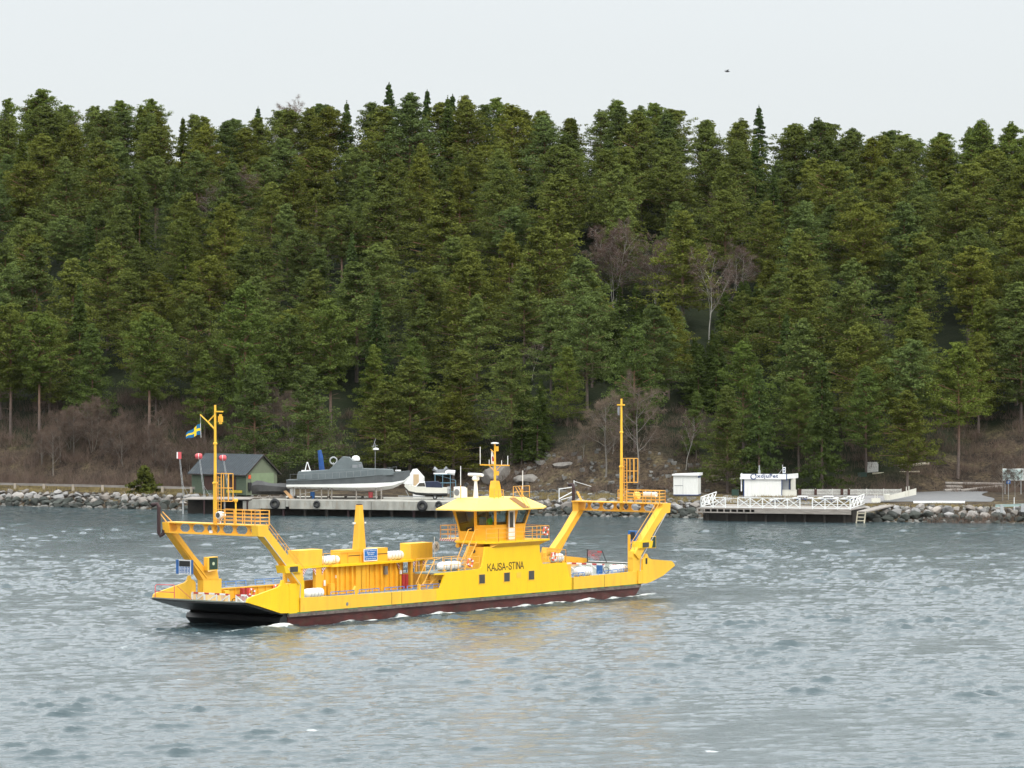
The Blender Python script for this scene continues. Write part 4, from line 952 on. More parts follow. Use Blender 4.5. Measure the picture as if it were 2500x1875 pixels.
tyre(668, 1230, .68, 'big black tyre fender at the left end of the concrete quay'); tyre(772.5, 1231, .47, 'small black tyre fender under the grey boat, on the quay')
tyre(1033, 1235, .70, 'big black tyre fender on the quay below the small cream boat'); tyre(1073, 1232, .46, 'small black tyre fender at the right end of the quay')
# marker beacons on poles
def marker(px, py, bx, by, kind, label):
    Y = 482.0; X, Z = AY(px, py, Y); X2, Z2 = AY(bx, by, Y)
    root = empty('harbour_marker', (X2, Y, 2.0), 0)
    mb = MB(); a = Vector((0, 0, 0)); b = Vector((X-X2, 0, Z-2.0-.2))
    for o_ in (-.09, .09): mb.bar(a+Vector((o_, 0, 0)), b+Vector((o_*.6, 0, 0)), .045)
    for i in range(9): mb.bar(a.lerp(b, i/9)+Vector((-.09, 0, 0)), a.lerp(b, (i+.8)/9)+Vector((.08, 0, 0)), .025)
    mb.bar(a+Vector((.9, 0, .0)), b*.35, .03); mb.build('lattice_pole', M['galv'], root)
    mb = MB()
    if kind: mb.box(b.x-.22, b.x+.22, -.12, .12, b.z-.25, b.z+.65, 0); mb.box(b.x-.38, b.x-.22, -.13, .13, b.z-.2, b.z+.65, 1)
    else: mb.lathe((b.x-.05, 0, b.z+.15), [(.22, -.5), (.36, -.35), (.38, 0), (.36, .3), (.2, .42)], 16, 'x', 0); mb.torus((b.x-.1, 0, b.z+.15), .385, .03, 'x', 18, 6, 1); mb.lathe((b.x-.05, 0, b.z+.15), [(.18, -.62), (.24, -.5)], 12, 'x', 2)
    mb.build('marker_head', [M['pinkred'], M['white'], M['brown']], root)
    tag(root, label, 'marker', 'red topped harbour markers')
marker(438.6, 1112, 449, 1210, 1, 'leaning lattice pole with square red and white head, left of the green hut')
marker(487, 1113, 500, 1208, 0, 'leaning pole with red barrel head, left one in front of the green hut')
marker(545.7, 1117, 561, 1206, 0, 'leaning pole with red barrel head, right one in front of the green hut')

# green boathouse ------------------------------------------------------
HP = math.radians(40); HC = Vector((-35.7, 495.0, 1.95))
hut = empty('boathouse', HC, 0); tag(hut, 'dark green wooden boathouse with blue grey sheet roof', 'boathouse')
HA = Vector((-math.cos(HP), math.sin(HP), 0)); HB = Vector((math.sin(HP), math.cos(HP), 0))
def hp(a, b, z): v = HA*a + HB*b; return (v.x, v.y, z)
def hbox(mb, a0, a1, b0, b1, z0, z1, m=0):
    mb.add([hp(a0,b0,z0),hp(a1,b0,z0),hp(a1,b1,z0),hp(a0,b1,z0),hp(a0,b0,z1),hp(a1,b0,z1),hp(a1,b1,z1),hp(a0,b1,z1)], [(0,1,2,3),(7,6,5,4),(4,5,1,0),(5,6,2,1),(6,7,3,2),(7,4,0,3)], m)
HLn, HWd, HE, HR = 10.3, 6.0, 2.95, 5.25
mb = MB(); mb.add([hp(0,0,0),hp(HLn,0,0),hp(HLn,HWd,0),hp(0,HWd,0),hp(0,0,HE),hp(HLn,0,HE),hp(HLn,HWd,HE),hp(0,HWd,HE),hp(HLn,HWd/2,HR)], [(4,5,1,0),(5,6,2,1),(6,7,3,2),(5,8,6)]); mb.build('wall', M['hutgreen'], hut)
mb = MB(); mb.add([hp(0,0,0),hp(0,HWd,0),hp(0,HWd,HE),hp(0,HWd/2,HR),hp(0,0,HE),hp(.1,0,0),hp(.1,HWd,0),hp(.1,HWd,HE),hp(.1,HWd/2,HR),hp(.1,0,HE)], [(0,1,2,3,4),(9,8,7,6,5)])
mb.build('gable', M['gablegreen'], hut)
mb = MB()
for i in range(26):
    a0 = -.35 + i*(HLn+.7)/26; a1 = a0+(HLn+.7)/26-.02; dz = .0
    for sgn in (0, 1):
        b0, z0, b1, z1 = (-.45, HE-.33, HWd/2, HR+.06) if not sgn else (HWd+.45, HE-.33, HWd/2, HR+.06)
        mb.add([hp(a0,b0,z0),hp(a1,b0,z0),hp(a1,b1,z1),hp(a0,b1,z1),hp(a0,b0,z0+.1),hp(a1,b0,z0+.1),hp(a1,b1,z1+.1),hp(a0,b1,z1+.1)], [(0,1,2,3),(7,6,5,4),(4,5,1,0),(5,6,2,1),(6,7,3,2),(7,4,0,3)])
        mb.bar(hp(a1, b0, z0+.12), hp(a1, b1, z1+.12), .05)
mb.build('roof', M['roofsheet'], hut)
mb = MB(); mb.bar(hp(-.38, -.45, HE-.3), hp(-.38, HWd/2, HR+.05), .06, .2); mb.bar(hp(-.38, HWd+.45, HE-.3), hp(-.38, HWd/2, HR+.05), .06, .2); mb.bar(hp(-.35, -.47, HE-.3), hp(HLn+.35, -.47, HE-.3), .05, .14); mb.build('bargeboard', M['darkwood'], hut)
for a0, a1 in ((1.9, 3.2), (6.3, 7.9)):
    mb = MB(); hbox(mb, a0, a1, -.05, .0, .55, HE-.5); mb.build('door', M['brown'], hut)
mb = MB(); hbox(mb, -.06, 0, .9, 5.3, 1.2, 2.9); mb.build('gable_door', mat('pale green door', (.20,.26,.15), .8, var=.1), hut)
mb = MB(); hbox(mb, .7, 3.6, -.1, -.05, .28, .62); mb.build('yellow_board', mat('yellow board', (.55,.40,.02), .6, var=.2), hut)
mb = MB(); hbox(mb, -.08, -.04, .35, .85, 2.2, 2.7, 0); mb.build('warning_plate', M['orange'], hut)
mb = MB(); hbox(mb, -.3, -.02, .3, .8, .6, 1.7, 0); mb.build('meter_box', M['black'], hut)

# boats laid up on the quay -------------------------------------------
def loft_hull(mb, xs, half, sheer_, chine, keel, mtop, mbot, chw=.92):
    """sections from stern to bow: sheer, chine and keel heights"""
    rt, rb = [], []
    for x, w, s, c, k in zip(xs, half, sheer_, chine, keel):
        rt.append([(x, -w, s), (x, -w*chw, c)]); rb.append([(x, -w*chw, c), (x, -w*chw*.97, (c*.5+k*.5)), (x, 0, k), (x, w*chw*.97, (c*.5+k*.5)), (x, w*chw, c)])
    n = len(xs)
    for i in range(n-1):
        for sgn in (1, -1):
            q = [rt[i][0], rt[i+1][0], rt[i+1][1], rt[i][1]]; q = [(a, b*sgn, c) for a, b, c in q]
            mb.add(q, [(3,2,1,0) if sgn > 0 else (0,1,2,3)], mtop)
        for j in range(4):
            mb.add([rb[i][j], rb[i+1][j], rb[i+1][j+1], rb[i][j+1]], [(3,2,1,0)], mbot)
    d = [(x, -w, s) for x, w, s in zip(xs, half, sheer_)] ; e_ = [(x, w, s) for x, w, s in zip(xs, half, sheer_)]
    for i in range(n-1): mb.add([d[i], d[i+1], e_[i+1], e_[i]], [(0,1,2,3)], mtop)
    mb.add([rt[0][0], rt[0][1], (xs[0], half[0]*chw, chine[0]), (xs[0], half[0], sheer_[0])], [(0,3,2,1)], mtop)
    mb.add(rb[0], [(0,1,2,3,4)], mbot)
BY = 481.0
bx0 = AY(702, 1170, BY)[0]
def bz(py): return AY(800, py, BY)[1]
pb = empty('patrol_boat', (bx0, BY, 2.05), -.03); tag(pb, 'long grey old naval patrol boat with white bottom, propped on the quay', 'boat')
zz = lambda py: bz(py)-2.05
BL = (1006-702)/ (F/BY)
xs = [0, .15*BL, .35*BL, .55*BL, .72*BL, .85*BL, .94*BL, .985*BL]
hw = [1.9, 2.1, 2.2, 2.1, 1.75, 1.15, .5, .05]
sh = [zz(1171), zz(1170.5), zz(1167.5), zz(1163), zz(1158.5), zz(1154), zz(1150), zz(1148)]
ch = [zz(1182), zz(1181.5), zz(1180.5), zz(1179.5), zz(1178), zz(1176.5), zz(1172), zz(1160)]
kl = [zz(1192), zz(1193), zz(1196), zz(1198.5), zz(1199), zz(1192), zz(1178), zz(1161)]
mb = MB(); loft_hull(mb, xs, hw, sh, ch, kl, 0, 1); mb.build('hull', [M['shipgreydark'], M['white']], pb)
mb = MB()
for i in range(len(xs)-2): mb.bar((xs[i], -hw[i]-.03, sh[i]), (xs[i+1], -hw[i+1]-.03, sh[i+1]), .08, .1)
mb.build('gunwale', M['shipgrey'], pb)
def T5(x, y): return (x/5.027+680, y/5.027+1050)
def bxp(px): return (px-702)/(F/BY)
mb = MB()
tr = [(235, 600), (250, 510), (420, 500), (700, 480), (1000, 470), (1400, 480), (1425, 540), (1000, 580)]
mb.prism([(bxp(T5(x, y)[0]), zz(T5(x, y)[1])) for x, y in tr], 'y', -1.5, 1.5); mb.build('trunk_cabin', M['shipgrey'], pb)
mb = MB(); st = [(600, 490), (640, 470), (790, 325), (870, 330), (930, 385), (1015, 395), (1040, 475)]
pts = [(bxp(T5(x, y)[0]), zz(T5(x, y)[1])) for x, y in st]
mb.prism(pts, 'y', -1.1, 1.1); wh2 = mb.build('bridge', M['shipgrey'], pb)
mb = MB(); x0, z0 = bxp(T5(915, 0)[0]), zz(T5(0, 460)[1]); mb.box(x0, x0+.7, -1.13, -1.1, z0, z0+.42); mb.box(x0+.8, x0+1.3, -1.13, -1.1, z0+.05, z0+.5); mb.build('bridge_window', M['metal'], wh2)
mb = MB(); c = (bxp(T5(950, 0)[0]), 0, zz(T5(0, 375)[1])); mb.lathe(c, [(.5, 0), (.56, .25), (.45, .52), (.2, .66)], 14); mb.build('radar_dome', M['whitefib'], pb, smooth=True)
mb = MB()
x0, z0 = bxp(T5(340, 0)[0]), zz(T5(0, 500)[1])
mb.bar((x0-.15, 0, z0), (x0+.1, 0, z0+1.1), .1); mb.bar((x0+.55, 0, z0), (x0+.2, 0, z0+1.1), .1); mb.bar((x0+.05, 0, z0+1.05), (x0+.25, 0, z0+1.05), .2); mb.box(x0-.6, x0+.6, -.4, .4, z0-.1, z0+.08)
mb.build('stern_davit', M['white'], pb)
mb = MB(); x0, z0 = bxp(T5(675, 0)[0]), zz(T5(0, 450)[1]); mb.torus((x0, 0, z0+.8), .45, .1, 'y', 14, 6); mb.bar((x0, 0, z0-.2), (x0, 0, z0+.6), .1); mb.build('loop_antenna', M['galv'], pb)
mb = MB()
for i in range(16):
    x = xs[0]+.5+i*.92; w_ = float(np.interp(x, xs, hw))-.12; z = float(np.interp(x, xs, sh)); mb.bar((x, -w_, z), (x, -w_, z+.75), .03)
    if i: mb.bar((x-.92, -float(np.interp(x-.92, xs, hw))+.12, float(np.interp(x-.92, xs, sh))+.75), (x, -w_, z+.75), .025)
mb.build('guard_rail', M['metal'], pb)
mb = MB(); x0 = bxp(1002-25); mb.box(x0-.6, x0+.1, -.5, .5, zz(1150), zz(1147)); mb.build('foredeck_hatch', M['white'], pb)
mb = MB()
for px in (718, 735, 748, 787, 804, 812, 872, 921, 933):
    x = bxp(px); k = float(np.interp(x, xs, kl)); c_ = float(np.interp(x, xs, ch)); MB().bar((x, -1.2, -.02), (x, -1.2, (k*.6+c_*.4)), .16).build('prop', M['oldwood'], pb)
mb = MB(); mb.bar((0, -.5, .05), (12.5, -.5, .05), .2); mb.bar((0, .5, .05), (12.5, .5, .05), .2)
for i in range(6): mb.bar((1+i*2.2, -1.3, .25), (1+i*2.2, 1.3, .25), .2)
mb.build('cradle', M['darkwood'], pb)
mb = MB(); mb.add([(.4, -.05, .35), (1.0, -.05, .35), (1.0, -.05, 1.3), (.3, -.05, 1.25), (.4, .05, .35), (1.0, .05, .35), (1.0, .05, 1.3), (.3, .05, 1.25)], [(0,1,2,3),(7,6,5,4),(0,3,7,4),(1,5,6,2)]); mb.bar((1.6, 0, .5), (4.0, 0, 1.1), .07); mb.build('rudder', M['white'], pb)
# blue tarpaulin roll
X, Z = AY(787, 1147, 484); o = MB(); zt = AY(781, 1088, 484)[1]
o.tube([(0, 0, 0), (-.1, 0, 1.0), (-.22, 0, 2.2), (-.38, 0, zt-Z)], [.42, .36, .34, .26], 10)
tag(o.build('tarpaulin_roll', M['bluetarp'], loc=(X, 484, Z-.6)), 'tall upright roll of blue tarpaulin standing on the grey patrol boat', 'tarpaulin')
# tarpaulin covered boat
cb = empty('covered_boat', (AY(616, 1200, 484)[0], 484, 2.03), -.1); tag(cb, 'small boat hidden under a dark tarpaulin beside the green hut', 'boat')
mb = MB(); L = 4.9; sec = []
for i in range(9):
    t = i/8; x = t*L; w_ = 1.1*math.sin(math.pi*(.12+.8*t))**.6; h_ = 2.3-.55*t-.5*max(0, .15-t)*4
    sec.append([(x, -w_, .9), (x, -w_*.55, .45), (x, w_*.55, .45), (x, w_, .9), (x, w_*.9, h_*.8), (x, 0, h_+.1*math.sin(9*t)), (x, -w_*.9, h_*.8)])
mb.loft(sec); mb.build('tarpaulin_cover', M['tarp'], cb, smooth=True)
mb = MB()
for x in (1.0, 2.4, 3.9): mb.bar((x-.3, -.9, 0), (x+.1, -.3, .6), .1); mb.bar((x+.3, -1.0, 0), (x, -.3, .5), .1)
mb.bar((.4, -1, .08), (4.6, -1, .2), .15); mb.build('trestle', M['oldwood'], cb)
mb = MB(); X, _z = AY(692, 1200, 480); mb.add([(0,0,1.0),(.35,0,1.1),(1.5,-.3,.05),(.9,-.3,0),(0,.08,1.0),(.35,.08,1.1),(1.5,-.22,.05),(.9,-.22,0)], [(0,1,2,3),(7,6,5,4),(0,4,5,1),(3,2,6,7)])
tag(mb.build('plywood_sheet', mat('plywood', (.45,.26,.12), .8), loc=(X, 480, 2.05)), 'orange brown plywood sheet leaning at the left end of the grey boat', 'board')
# cabin cruiser on trailer
cr = empty('cabin_cruiser', (AY(987, 1205, 478)[0], 478, 2.3), 0); tag(cr, 'small cream motorboat with blue canopy, facing left on the quay', 'boat')
zc = lambda py: AY(1000, py, 478)[1]-2.3
xs2 = [5.6, 4.2, 2.8, 1.5, .6, .05]
mb = MB(); mbx = MB()
loft_hull(mbx, [5.6-x for x in xs2], [.95, 1.05, 1.1, .95, .6, .04], [zc(1190.5), zc(1190), zc(1189), zc(1187), zc(1184), zc(1182)], [zc(1203.5), zc(1203.5), zc(1203), zc(1201.5), zc(1198), zc(1188)], [zc(1212), zc(1212), zc(1211), zc(1208), zc(1202), zc(1190)], 0, 1)
mbx.v = [(5.6-x, y, z) for x, y, z in mbx.v]; mbx.f = [f[::-1] for f in mbx.f]
mbx.build('hull', [M['cream'], M['black']], cr)
mb = MB(); mb.prism([(1.35, zc(1188)), (1.95, zc(1176.5)), (2.75, zc(1176)), (2.95, zc(1189.5))], 'y', -.95, .95); q = mb.build('cabin', M['white'], cr)
mb = MB(); mb.prism([(1.6, zc(1187)), (2.02, zc(1178.5)), (2.62, zc(1178)), (2.78, zc(1187.5))], 'y', -.97, -.95); mb.build('side_window', M['darkglass'], q)
mb = MB(); mb.prism([(2.85, zc(1190)), (2.7, zc(1176)), (4.3, zc(1175)), (4.75, zc(1180)), (4.95, zc(1190.5))], 'y', -.98, .98); mb.build('canopy', mat('dark blue canvas', (.012, .02, .05), .8, var=.3), cr)
mb = MB(); mb.box(5.6, 5.95, -.2, .2, zc(1194), zc(1188)); mb.box(5.65, 5.85, -.1, .1, zc(1206), zc(1194)); mb.build('outboard_motor', M['galv'], cr)
tl = empty('boat_trailer', (AY(987, 1205, 478)[0], 478, 2.04), 0); tag(tl, 'low galvanised trailer carrying the small cream motorboat', 'trailer')
mb = MB(); mb.bar((-.8, 0, .45), (4.6, -.5, .3), .09); mb.bar((-.8, 0, .45), (4.6, .5, .3), .09); mb.bar((3.8, -.9, .3), (3.8, .9, .3), .09); mb.bar((.6, 0, .4), (.2, 0, 1.2), .08); mb.build('frame', M['galv'], tl)
for v in (-.9, .9):
    mb = MB(); mb.torus((4.0, v, .3), .2, .1, 'y', 16, 8, 0); mb.cyl((4.0, v-.06, .3), (4.0, v+.06, .3), .14, 12, 1); mb.build('wheel', [M['black'], M['galv']], tl)
# blue scaffold trestle with gear behind, right end of the quay
X, _z = AY(1062, 1212, 482); sc_ = empty('steel_rack', (X, 482, 2.04), 0); tag(sc_, 'blue and grey steel rack of gear right of the cream motorboat', 'rack')
mb = MB()
for x in (0, 1.0, 2.0, 2.7):
    for y in (0, 1.2): mb.bar((x, y, 0), (x, y, 3.1 if x < 2.6 else 2.3), .06)
for z in (.8, 2.0, 3.1): mb.bar((0, 0, z), (2.0, 0, z), .06); mb.bar((0, 1.2, z), (2.7, 1.2, min(z, 2.3)), .06)
mb.build('rack_frame', mat('pale blue steel', (.14,.26,.33), .5), sc_)
mb = MB(); mb.box(-.2, 1.6, .1, 1.1, 3.15, 3.3); mb.tube([(1.3, .6, 3.5), (2.6, .6, 3.3)], [.25, .35], 10); mb.build('white_fender', M['white'], sc_)
mb = MB(); mb.tube([(-.2, .5, 3.9), (.4, .5, 3.5)], [.3, .2], 8); mb.tube([(1.6, .5, 4.0), (1.2, .5, 3.6)], [.25, .2], 8); mb.box(.2, 1.2, .3, .8, 3.35, 3.75); mb.build('lamp_cluster', M['metal'], sc_)
# white tent behind the bow
P0 = GP(1010, 1190); te = empty('storage_tent', (AY(1006, 1190, 489)[0], 489, 2.1), 0); tag(te, 'white storage tent with a beige door behind the grey bow', 'tent')
zt = lambda py: AY(1000, py, 489)[1]-2.1
ex = lambda x: (x/5.027+680-1006)/(F/489)
mb = MB(); mb.prism([(ex(1530), zt(1181)), (ex(1640), zt(1148)), (ex(1690), zt(1147)), (ex(1780), zt(1167)), (ex(1790), -.2), (ex(1650), -.2), (ex(1640), zt(1184))], 'y', 0, 5); mb.build('tent_cover', M['white'], te)
mb = MB(); mb.box(ex(1655), ex(1722), -.04, 0, .3, zt(1158)); mb.build('tent_door', mat('beige canvas', (.55,.40,.24), .8), te)
# floating satellite mast above the stern trees : a thin mast with a white dish
X, Z0 = AY(916, 1160, 488); mm = empty('mast_antenna', (X, 488, 2.0), 0); zt2 = AY(916, 1071, 488)[1]-2.0
tag(mm, 'thin pole with small white dish behind the grey boat', 'antenna')
mb = MB(); mb.bar((0,0,0), (0,0,zt2-.6), .05); mb.bar((-.3, 0, zt2-1.2), (.05, 0, zt2), .06); mb.bar((-.5, 0, zt2-1.0), (.35, 0, zt2-.9), .04); mb.build('pole', M['galv'], mm)
mb = MB(); zd = AY(916, 1097, 488)[1]-2.0; mb.lathe((.1, 0, zd), [(.3, -.1), (.42, .0), (.3, .15), (.1, .2)], 12); mb.build('dish', M['white'], mm)

for px, c_, lb in ((763, 'blue', 'blue barrel under the grey patrol boat'), (905, 'pinkred', 'faded red drum under the bow end of the grey patrol boat')):
    X, Z = AY(px, 1210, 480.5); mb = MB(); mb.lathe((0, 0, 0), [(.28, 0), (.3, .05), (.3, .85), (.28, .9)], 14); tag(mb.build('barrel', M[c_], loc=(X, 480.5, 2.03)), lb, 'barrel')
mb = MB()
for i in range(7): mb.bar((i*.28, 0, .05+.1*(i % 3)), (i*.28+1.6, .9, .05+.12*(i % 2)), .12)
tag(mb.build('timber_pile', M['oldwood'], loc=(AY(640, 1205, 481)[0], 481, 2.04)), 'loose pile of old timber below the covered boat', 'timber')
# white shed and kiosk -------------------------------------------------
def at_ground(px, py, Y): X, Z = AY(px, py, Y); return X, Z
SY = 481.0
sx0, sz0 = AY(1644, 1209, SY); shed = empty('shed', (sx0, SY, sz0), 0); tag(shed, 'small white board shed with a slanting roof, left of the kiosk', 'shed')
pm = F/SY
def sp(x): return x/pm
ang = math.radians(-28)
mb = MB()
w1, d1, h0, h1 = 3.25, 2.3, 2.55, 2.75
ca, sa = math.cos(math.radians(-12)), math.sin(math.radians(-12))
def rot(x, y): return (x*ca - y*sa, x*sa + y*ca)
def rbox(mb, x0, x1, y0, y1, z0, z1a, z1b=None, m=0):
    z1b = z1a if z1b is None else z1b
    vs = [(*rot(x0,y0),z0),(*rot(x1,y0),z0),(*rot(x1,y1),z0),(*rot(x0,y1),z0),(*rot(x0,y0),z1a),(*rot(x1,y0),z1b),(*rot(x1,y1),z1b),(*rot(x0,y1),z1a)]
    mb.add(vs, [(0,3,2,1),(4,5,6,7),(0,1,5,4),(1,2,6,5),(2,3,7,6),(3,0,4,7)], m)
rbox(mb, 0, w1, 0, d1, 0, h0, h0+.12); mb.build('wall', M['whitewall'], shed)
mb = MB(); rbox(mb, -.15, w1+.2, -.25, d1+.3, h0+.02, h0+.2, h0+.36); mb.build('roof', M['white'], shed)
mb = MB(); rbox(mb, w1, w1+.06, .0, d1, h0-.25, h0+.02); rbox(mb, 0, w1+.03, -.03, 0, -.02, .1); rbox(mb, w1, w1+.05, 0, d1, -.02, .12); mb.build('blue_trim', M['bluetrim'], shed)
mb = MB(); rbox(mb, .12, 1.25, -.03, 0, 1.24, 1.30); rbox(mb, 1.25, 1.28, -.02, 0, .15, 2.2); mb.build('door_seam', M['metal'], shed)
mb = MB(); rbox(mb, .2, w1-.2, .2, d1-.2, -.7, 0); mb.build('footing', M['concrete'], shed)
KY = 480.0
kx0, kz0 = AY(1816, 1216.5, KY); kio = empty('kiosk', (kx0, KY, kz0), 0); tag(kio, 'white kiosk with blue lettering on its fascia, behind the railed deck', 'kiosk')
kp = F/KY; ca, sa = math.cos(math.radians(-6)), math.sin(math.radians(-6))
KW, KD, KH = 4.9, 3.6, 2.75
mb = MB(); rbox(mb, 0, KW, 0, KD, 0, KH); mb.build('wall', M['whitewall'], kio)
mb = MB()
for i in range(34): x = .08+i*.144; rbox(mb, x, x+.03, -.025, 0, .05, KH-.1)
mb.build('batten', M['white'], kio)
mb = MB(); rbox(mb, -.35, KW+.62, -.25, -.17, KH-.25, KH+.42); mb.bar((*rot(KW+.62, -.2), KH+.09), (*rot(KW+2.05, 2.9), KH+.14), .08, .62); rbox(mb, -.43, -.35, -.25, KD+.2, KH-.25, KH+.42); mb.build('fascia', M['white'], kio)
mb = MB(); rbox(mb, -.35, KW+.62, -.17, KD+2.0, KH+.2, KH+.3); mb.build('roof', M['roofsheet'], kio)
for q_ in ((-.05, .06, -.05, 0, 0, KH-.25), (KW-.02, KW+.09, -.05, 0, .4, KH-.25), (KW+.6, KW+.72, -.28, -.24, KH-.4, KH+.42), (KW+1.0, KW+1.08, .9, 1.0, .9, KH-.25)): mb = MB(); rbox(mb, *q_); mb.build('blue_trim', M['bluetrim'], kio)
mb = MB(); rbox(mb, KW+.1, KW+.9, .8, .85, .9, KH-.3); mb.build('serving_window', M['metal'], kio)
mb = MB(); rbox(mb, KW+1.15, KW+1.75, 1.6, 3.4, .9, KH-.15); mb.build('side_wall', M['cream'], kio)
mb = MB(); mb.add([(*rot(KW+.0, 0), KH-.2), (*rot(KW+.6, -.2), KH-.2), (*rot(KW+2.0, 2.9), KH-.2), (*rot(KW, 3.4), KH-.2)], [(0,1,2,3), (3,2,1,0)]); mb.build('soffit', M['white'], kio)
mb = MB(); rbox(mb, KW+.05, KW+1.95, .35, .5, 0, 1.05); rbox(mb, KW+.05, KW+2.0, .3, .9, 1.05, 1.1); mb.build('serving_counter', M['cream'], kio)
mb = MB(); rbox(mb, -.4, -.25, .2, .35, .9, 2.6); rbox(mb, -.55, -.3, .2, .35, 2.45, 2.7); mb.build('gutter_pipe', M['white'], kio)
mb = MB()
text_mb(mb, 'xdjuPet', 2.75, .62, lambda x, y, z: (*rot(1.72+x, -.262-z), KH-.2+y), depth=.02, bold=.018)
N_ = 22
ringo, ringi = [], []
for i in range(N_+1):
    a = math.radians(70 + 320*i/N_); th = .05+.10*max(0, math.sin((a-math.radians(70))*.56))
    ringo.append((1.25+.40*math.cos(a), KH+.06+.38*math.sin(a))); ringi.append((1.25+(.40-th)*math.cos(a), KH+.06+(.38-th)*math.sin(a)))
for i in range(N_):
    a, b, c, d_ = ringo[i], ringo[i+1], ringi[i+1], ringi[i]
    mb.add([(*rot(p[0], -.28), p[1]) for p in (a, b, c, d_)], [(0,1,2,3)])
mb.add([(*rot(x, -.28), KH+z) for x, z in ((1.42, .42), (1.6, .46), (1.67, .2), (1.52, .16))], [(0,1,2,3)])
mb.build('fascia_lettering', M['bluetrim'], kio)
mb = MB(); mb.cyl((*rot(1.95, 1.5), KH+.3), (*rot(1.95, 1.5), KH+1.5), .1, 8); mb.cyl((*rot(1.95, 1.5), KH+.3), (*rot(1.95, 1.5), KH+.85), .17, 8); mb.build('flue', M['galv'], kio)
mb = MB(); rbox(mb, 5.0, 5.4, 1.0, 1.12, KH+.5, KH+1.3); mb.bar((*rot(5.1, 1.2), KH+.3), (*rot(5.0, 1.2), KH+1.6), .04); mb.bar((*rot(4.4, 1.2), KH+.3), (*rot(4.95, 1.2), KH+1.0), .03); q = mb.build('roof_sign', M['white'], kio)
mb = MB(); rbox(mb, 5.05, 5.35, .98, 1.0, KH+.42, KH+.52); rbox(mb, 5.1, 5.3, .98, 1.0, KH+1.02, KH+1.2); rbox(mb, 5.12, 5.28, .98, 1.0, KH+.66, KH+.92); mb.build('sign_mark', M['bluetrim'], q)
mb = MB(); rbox(mb, -1.6, -.7, .5, 1.2, 0, 1.1, m=0); mb.build('bin', M['darkgreen']); o = bpy.data.objects['bin']; o.location = (kx0, KY, kz0); tag(o, 'dark bins just left of the kiosk', 'bin')

# railed deck ----------------------------------------------------------
DO = Vector((23.55, 461.4, 0)); DR = math.atan2(-6.0, 18.4)
dk = empty('sun_deck', DO, DR); tag(dk, 'grey timber deck over the water with white cross-braced railings', 'deck')
DL = 19.3
mb = MB()
for i in range(4): mb.box(7.0, DL, -.02+.004*i, .08, 1.04+.15*i, 1.04+.15*i+.14)
mb.box(-.5, 7.2, 0, .08, 1.50, 1.64); mb.box(-.6, 7.2, -.1, .1, 1.03, 1.17)
for i in range(9): mb.box(-.4+i*.85, -.25+i*.85, 0, .1, 1.17, 1.5)
mb.build('fascia_boards', M['oldwood'], dk)
mb = MB()
for i in range(42): mb.box(-.4, DL, .1+i*.3, .1+i*.3+.285, 1.55, 1.66)
mb.build('deck_boards', M['oldwood'], dk)
mb = MB(); mb.box(0, DL-.2, 1.5, 1.7, -2, 1.5); mb.box(0, .2, 1.5, 9, -2, 1.5); mb.box(DL-.4, DL-.2, 1.5, 9, -2, 1.5); mb.build('shade_skirt', M['darkwood'], dk)  # dark sheets stand in for the shade beneath the deck
mb = MB()
for i in range(8): MB().cyl((.8+i*2.5, .6, -2), (.8+i*2.5, .6, 1.5), .15, 8).build('pile', M['darkwood'], dk)
def xpanel(p, q, h=1.3):
    mb = MB(); p, q = Vector(p), Vector(q); u = Vector((0, 0, 1))
    mb.bar(p+u*h, q+u*h, .10, .09); mb.bar(p+u*.12, q+u*.12, .08, .09); mb.bar(p+u*.6, q+u*.6, .05)
    mb.bar(p, p+u*(h+.03), .11); mb.bar(p+u*.14, q+u*(h-.05), .08); mb.bar(p+u*(h-.05), q+u*.14, .08)
    mb.build('railing_panel', M['white'], dk)
n = 12; 
for i in range(n):
    a = .05 + i*(DL-.2)/n; b = a + (DL-.2)/n
    if i == 2:
        mb = MB(); mb.bar((a, .15, 1.66), (a, .15, 2.98), .11); mb.bar((a, .15, 1.78), (b, .15, 1.78), .08); mb.bar((a, .15, 2.9), (b, .15, 2.86), .05); mb.build('railing_panel', M['white'], dk); continue
    if i == 8:
        mb = MB(); mb.bar((a, .15, 1.66), (a, .15, 2.98), .11); mb.bar((a, .15, 1.78), (b, .15, 1.78), .08); mb.bar((a, .15, 2.3), (b, .15, 2.3), .05); mb.build('railing_panel', M['white'], dk); continue
    xpanel((a, .15, 1.66), (b, .15, 1.66))
for i in range(5):
    xpanel((.05, .15+i*1.9, 1.66+.1*i), (.05, 2.05+i*1.9, 1.76+.1*i)) if i < 4 else None
    if i < 4: xpanel((DL-.15, .15+i*2.0, 1.66+.08*i), (DL-.15, 2.15+i*2.0, 1.74+.08*i))
gw = empty('gangway', (AY(2092, 1250, 456)[0], 456.0, 0), DR); tag(gw, 'grey gangway with a short wooden ladder at the deck\'s right end', 'gangway')
mb = MB(); mb.add([(0,0,1.45),(1.3,0,1.45),(2.9,9.5,1.95),(1.5,9.5,1.95),(0,0,1.3),(1.3,0,1.3),(2.9,9.5,1.8),(1.5,9.5,1.8)], [(0,1,2,3),(7,6,5,4),(4,5,1,0),(5,6,2,1),(7,4,0,3)]); mb.build('gangway_boards', M['oldwood'], gw)
mb = MB(); ladder(mb, (.1, .05, 1.4), (-.1, -.1, -.4), (1.0, 0, 0), 4, .07); mb.build('ladder', M['pale'], gw)
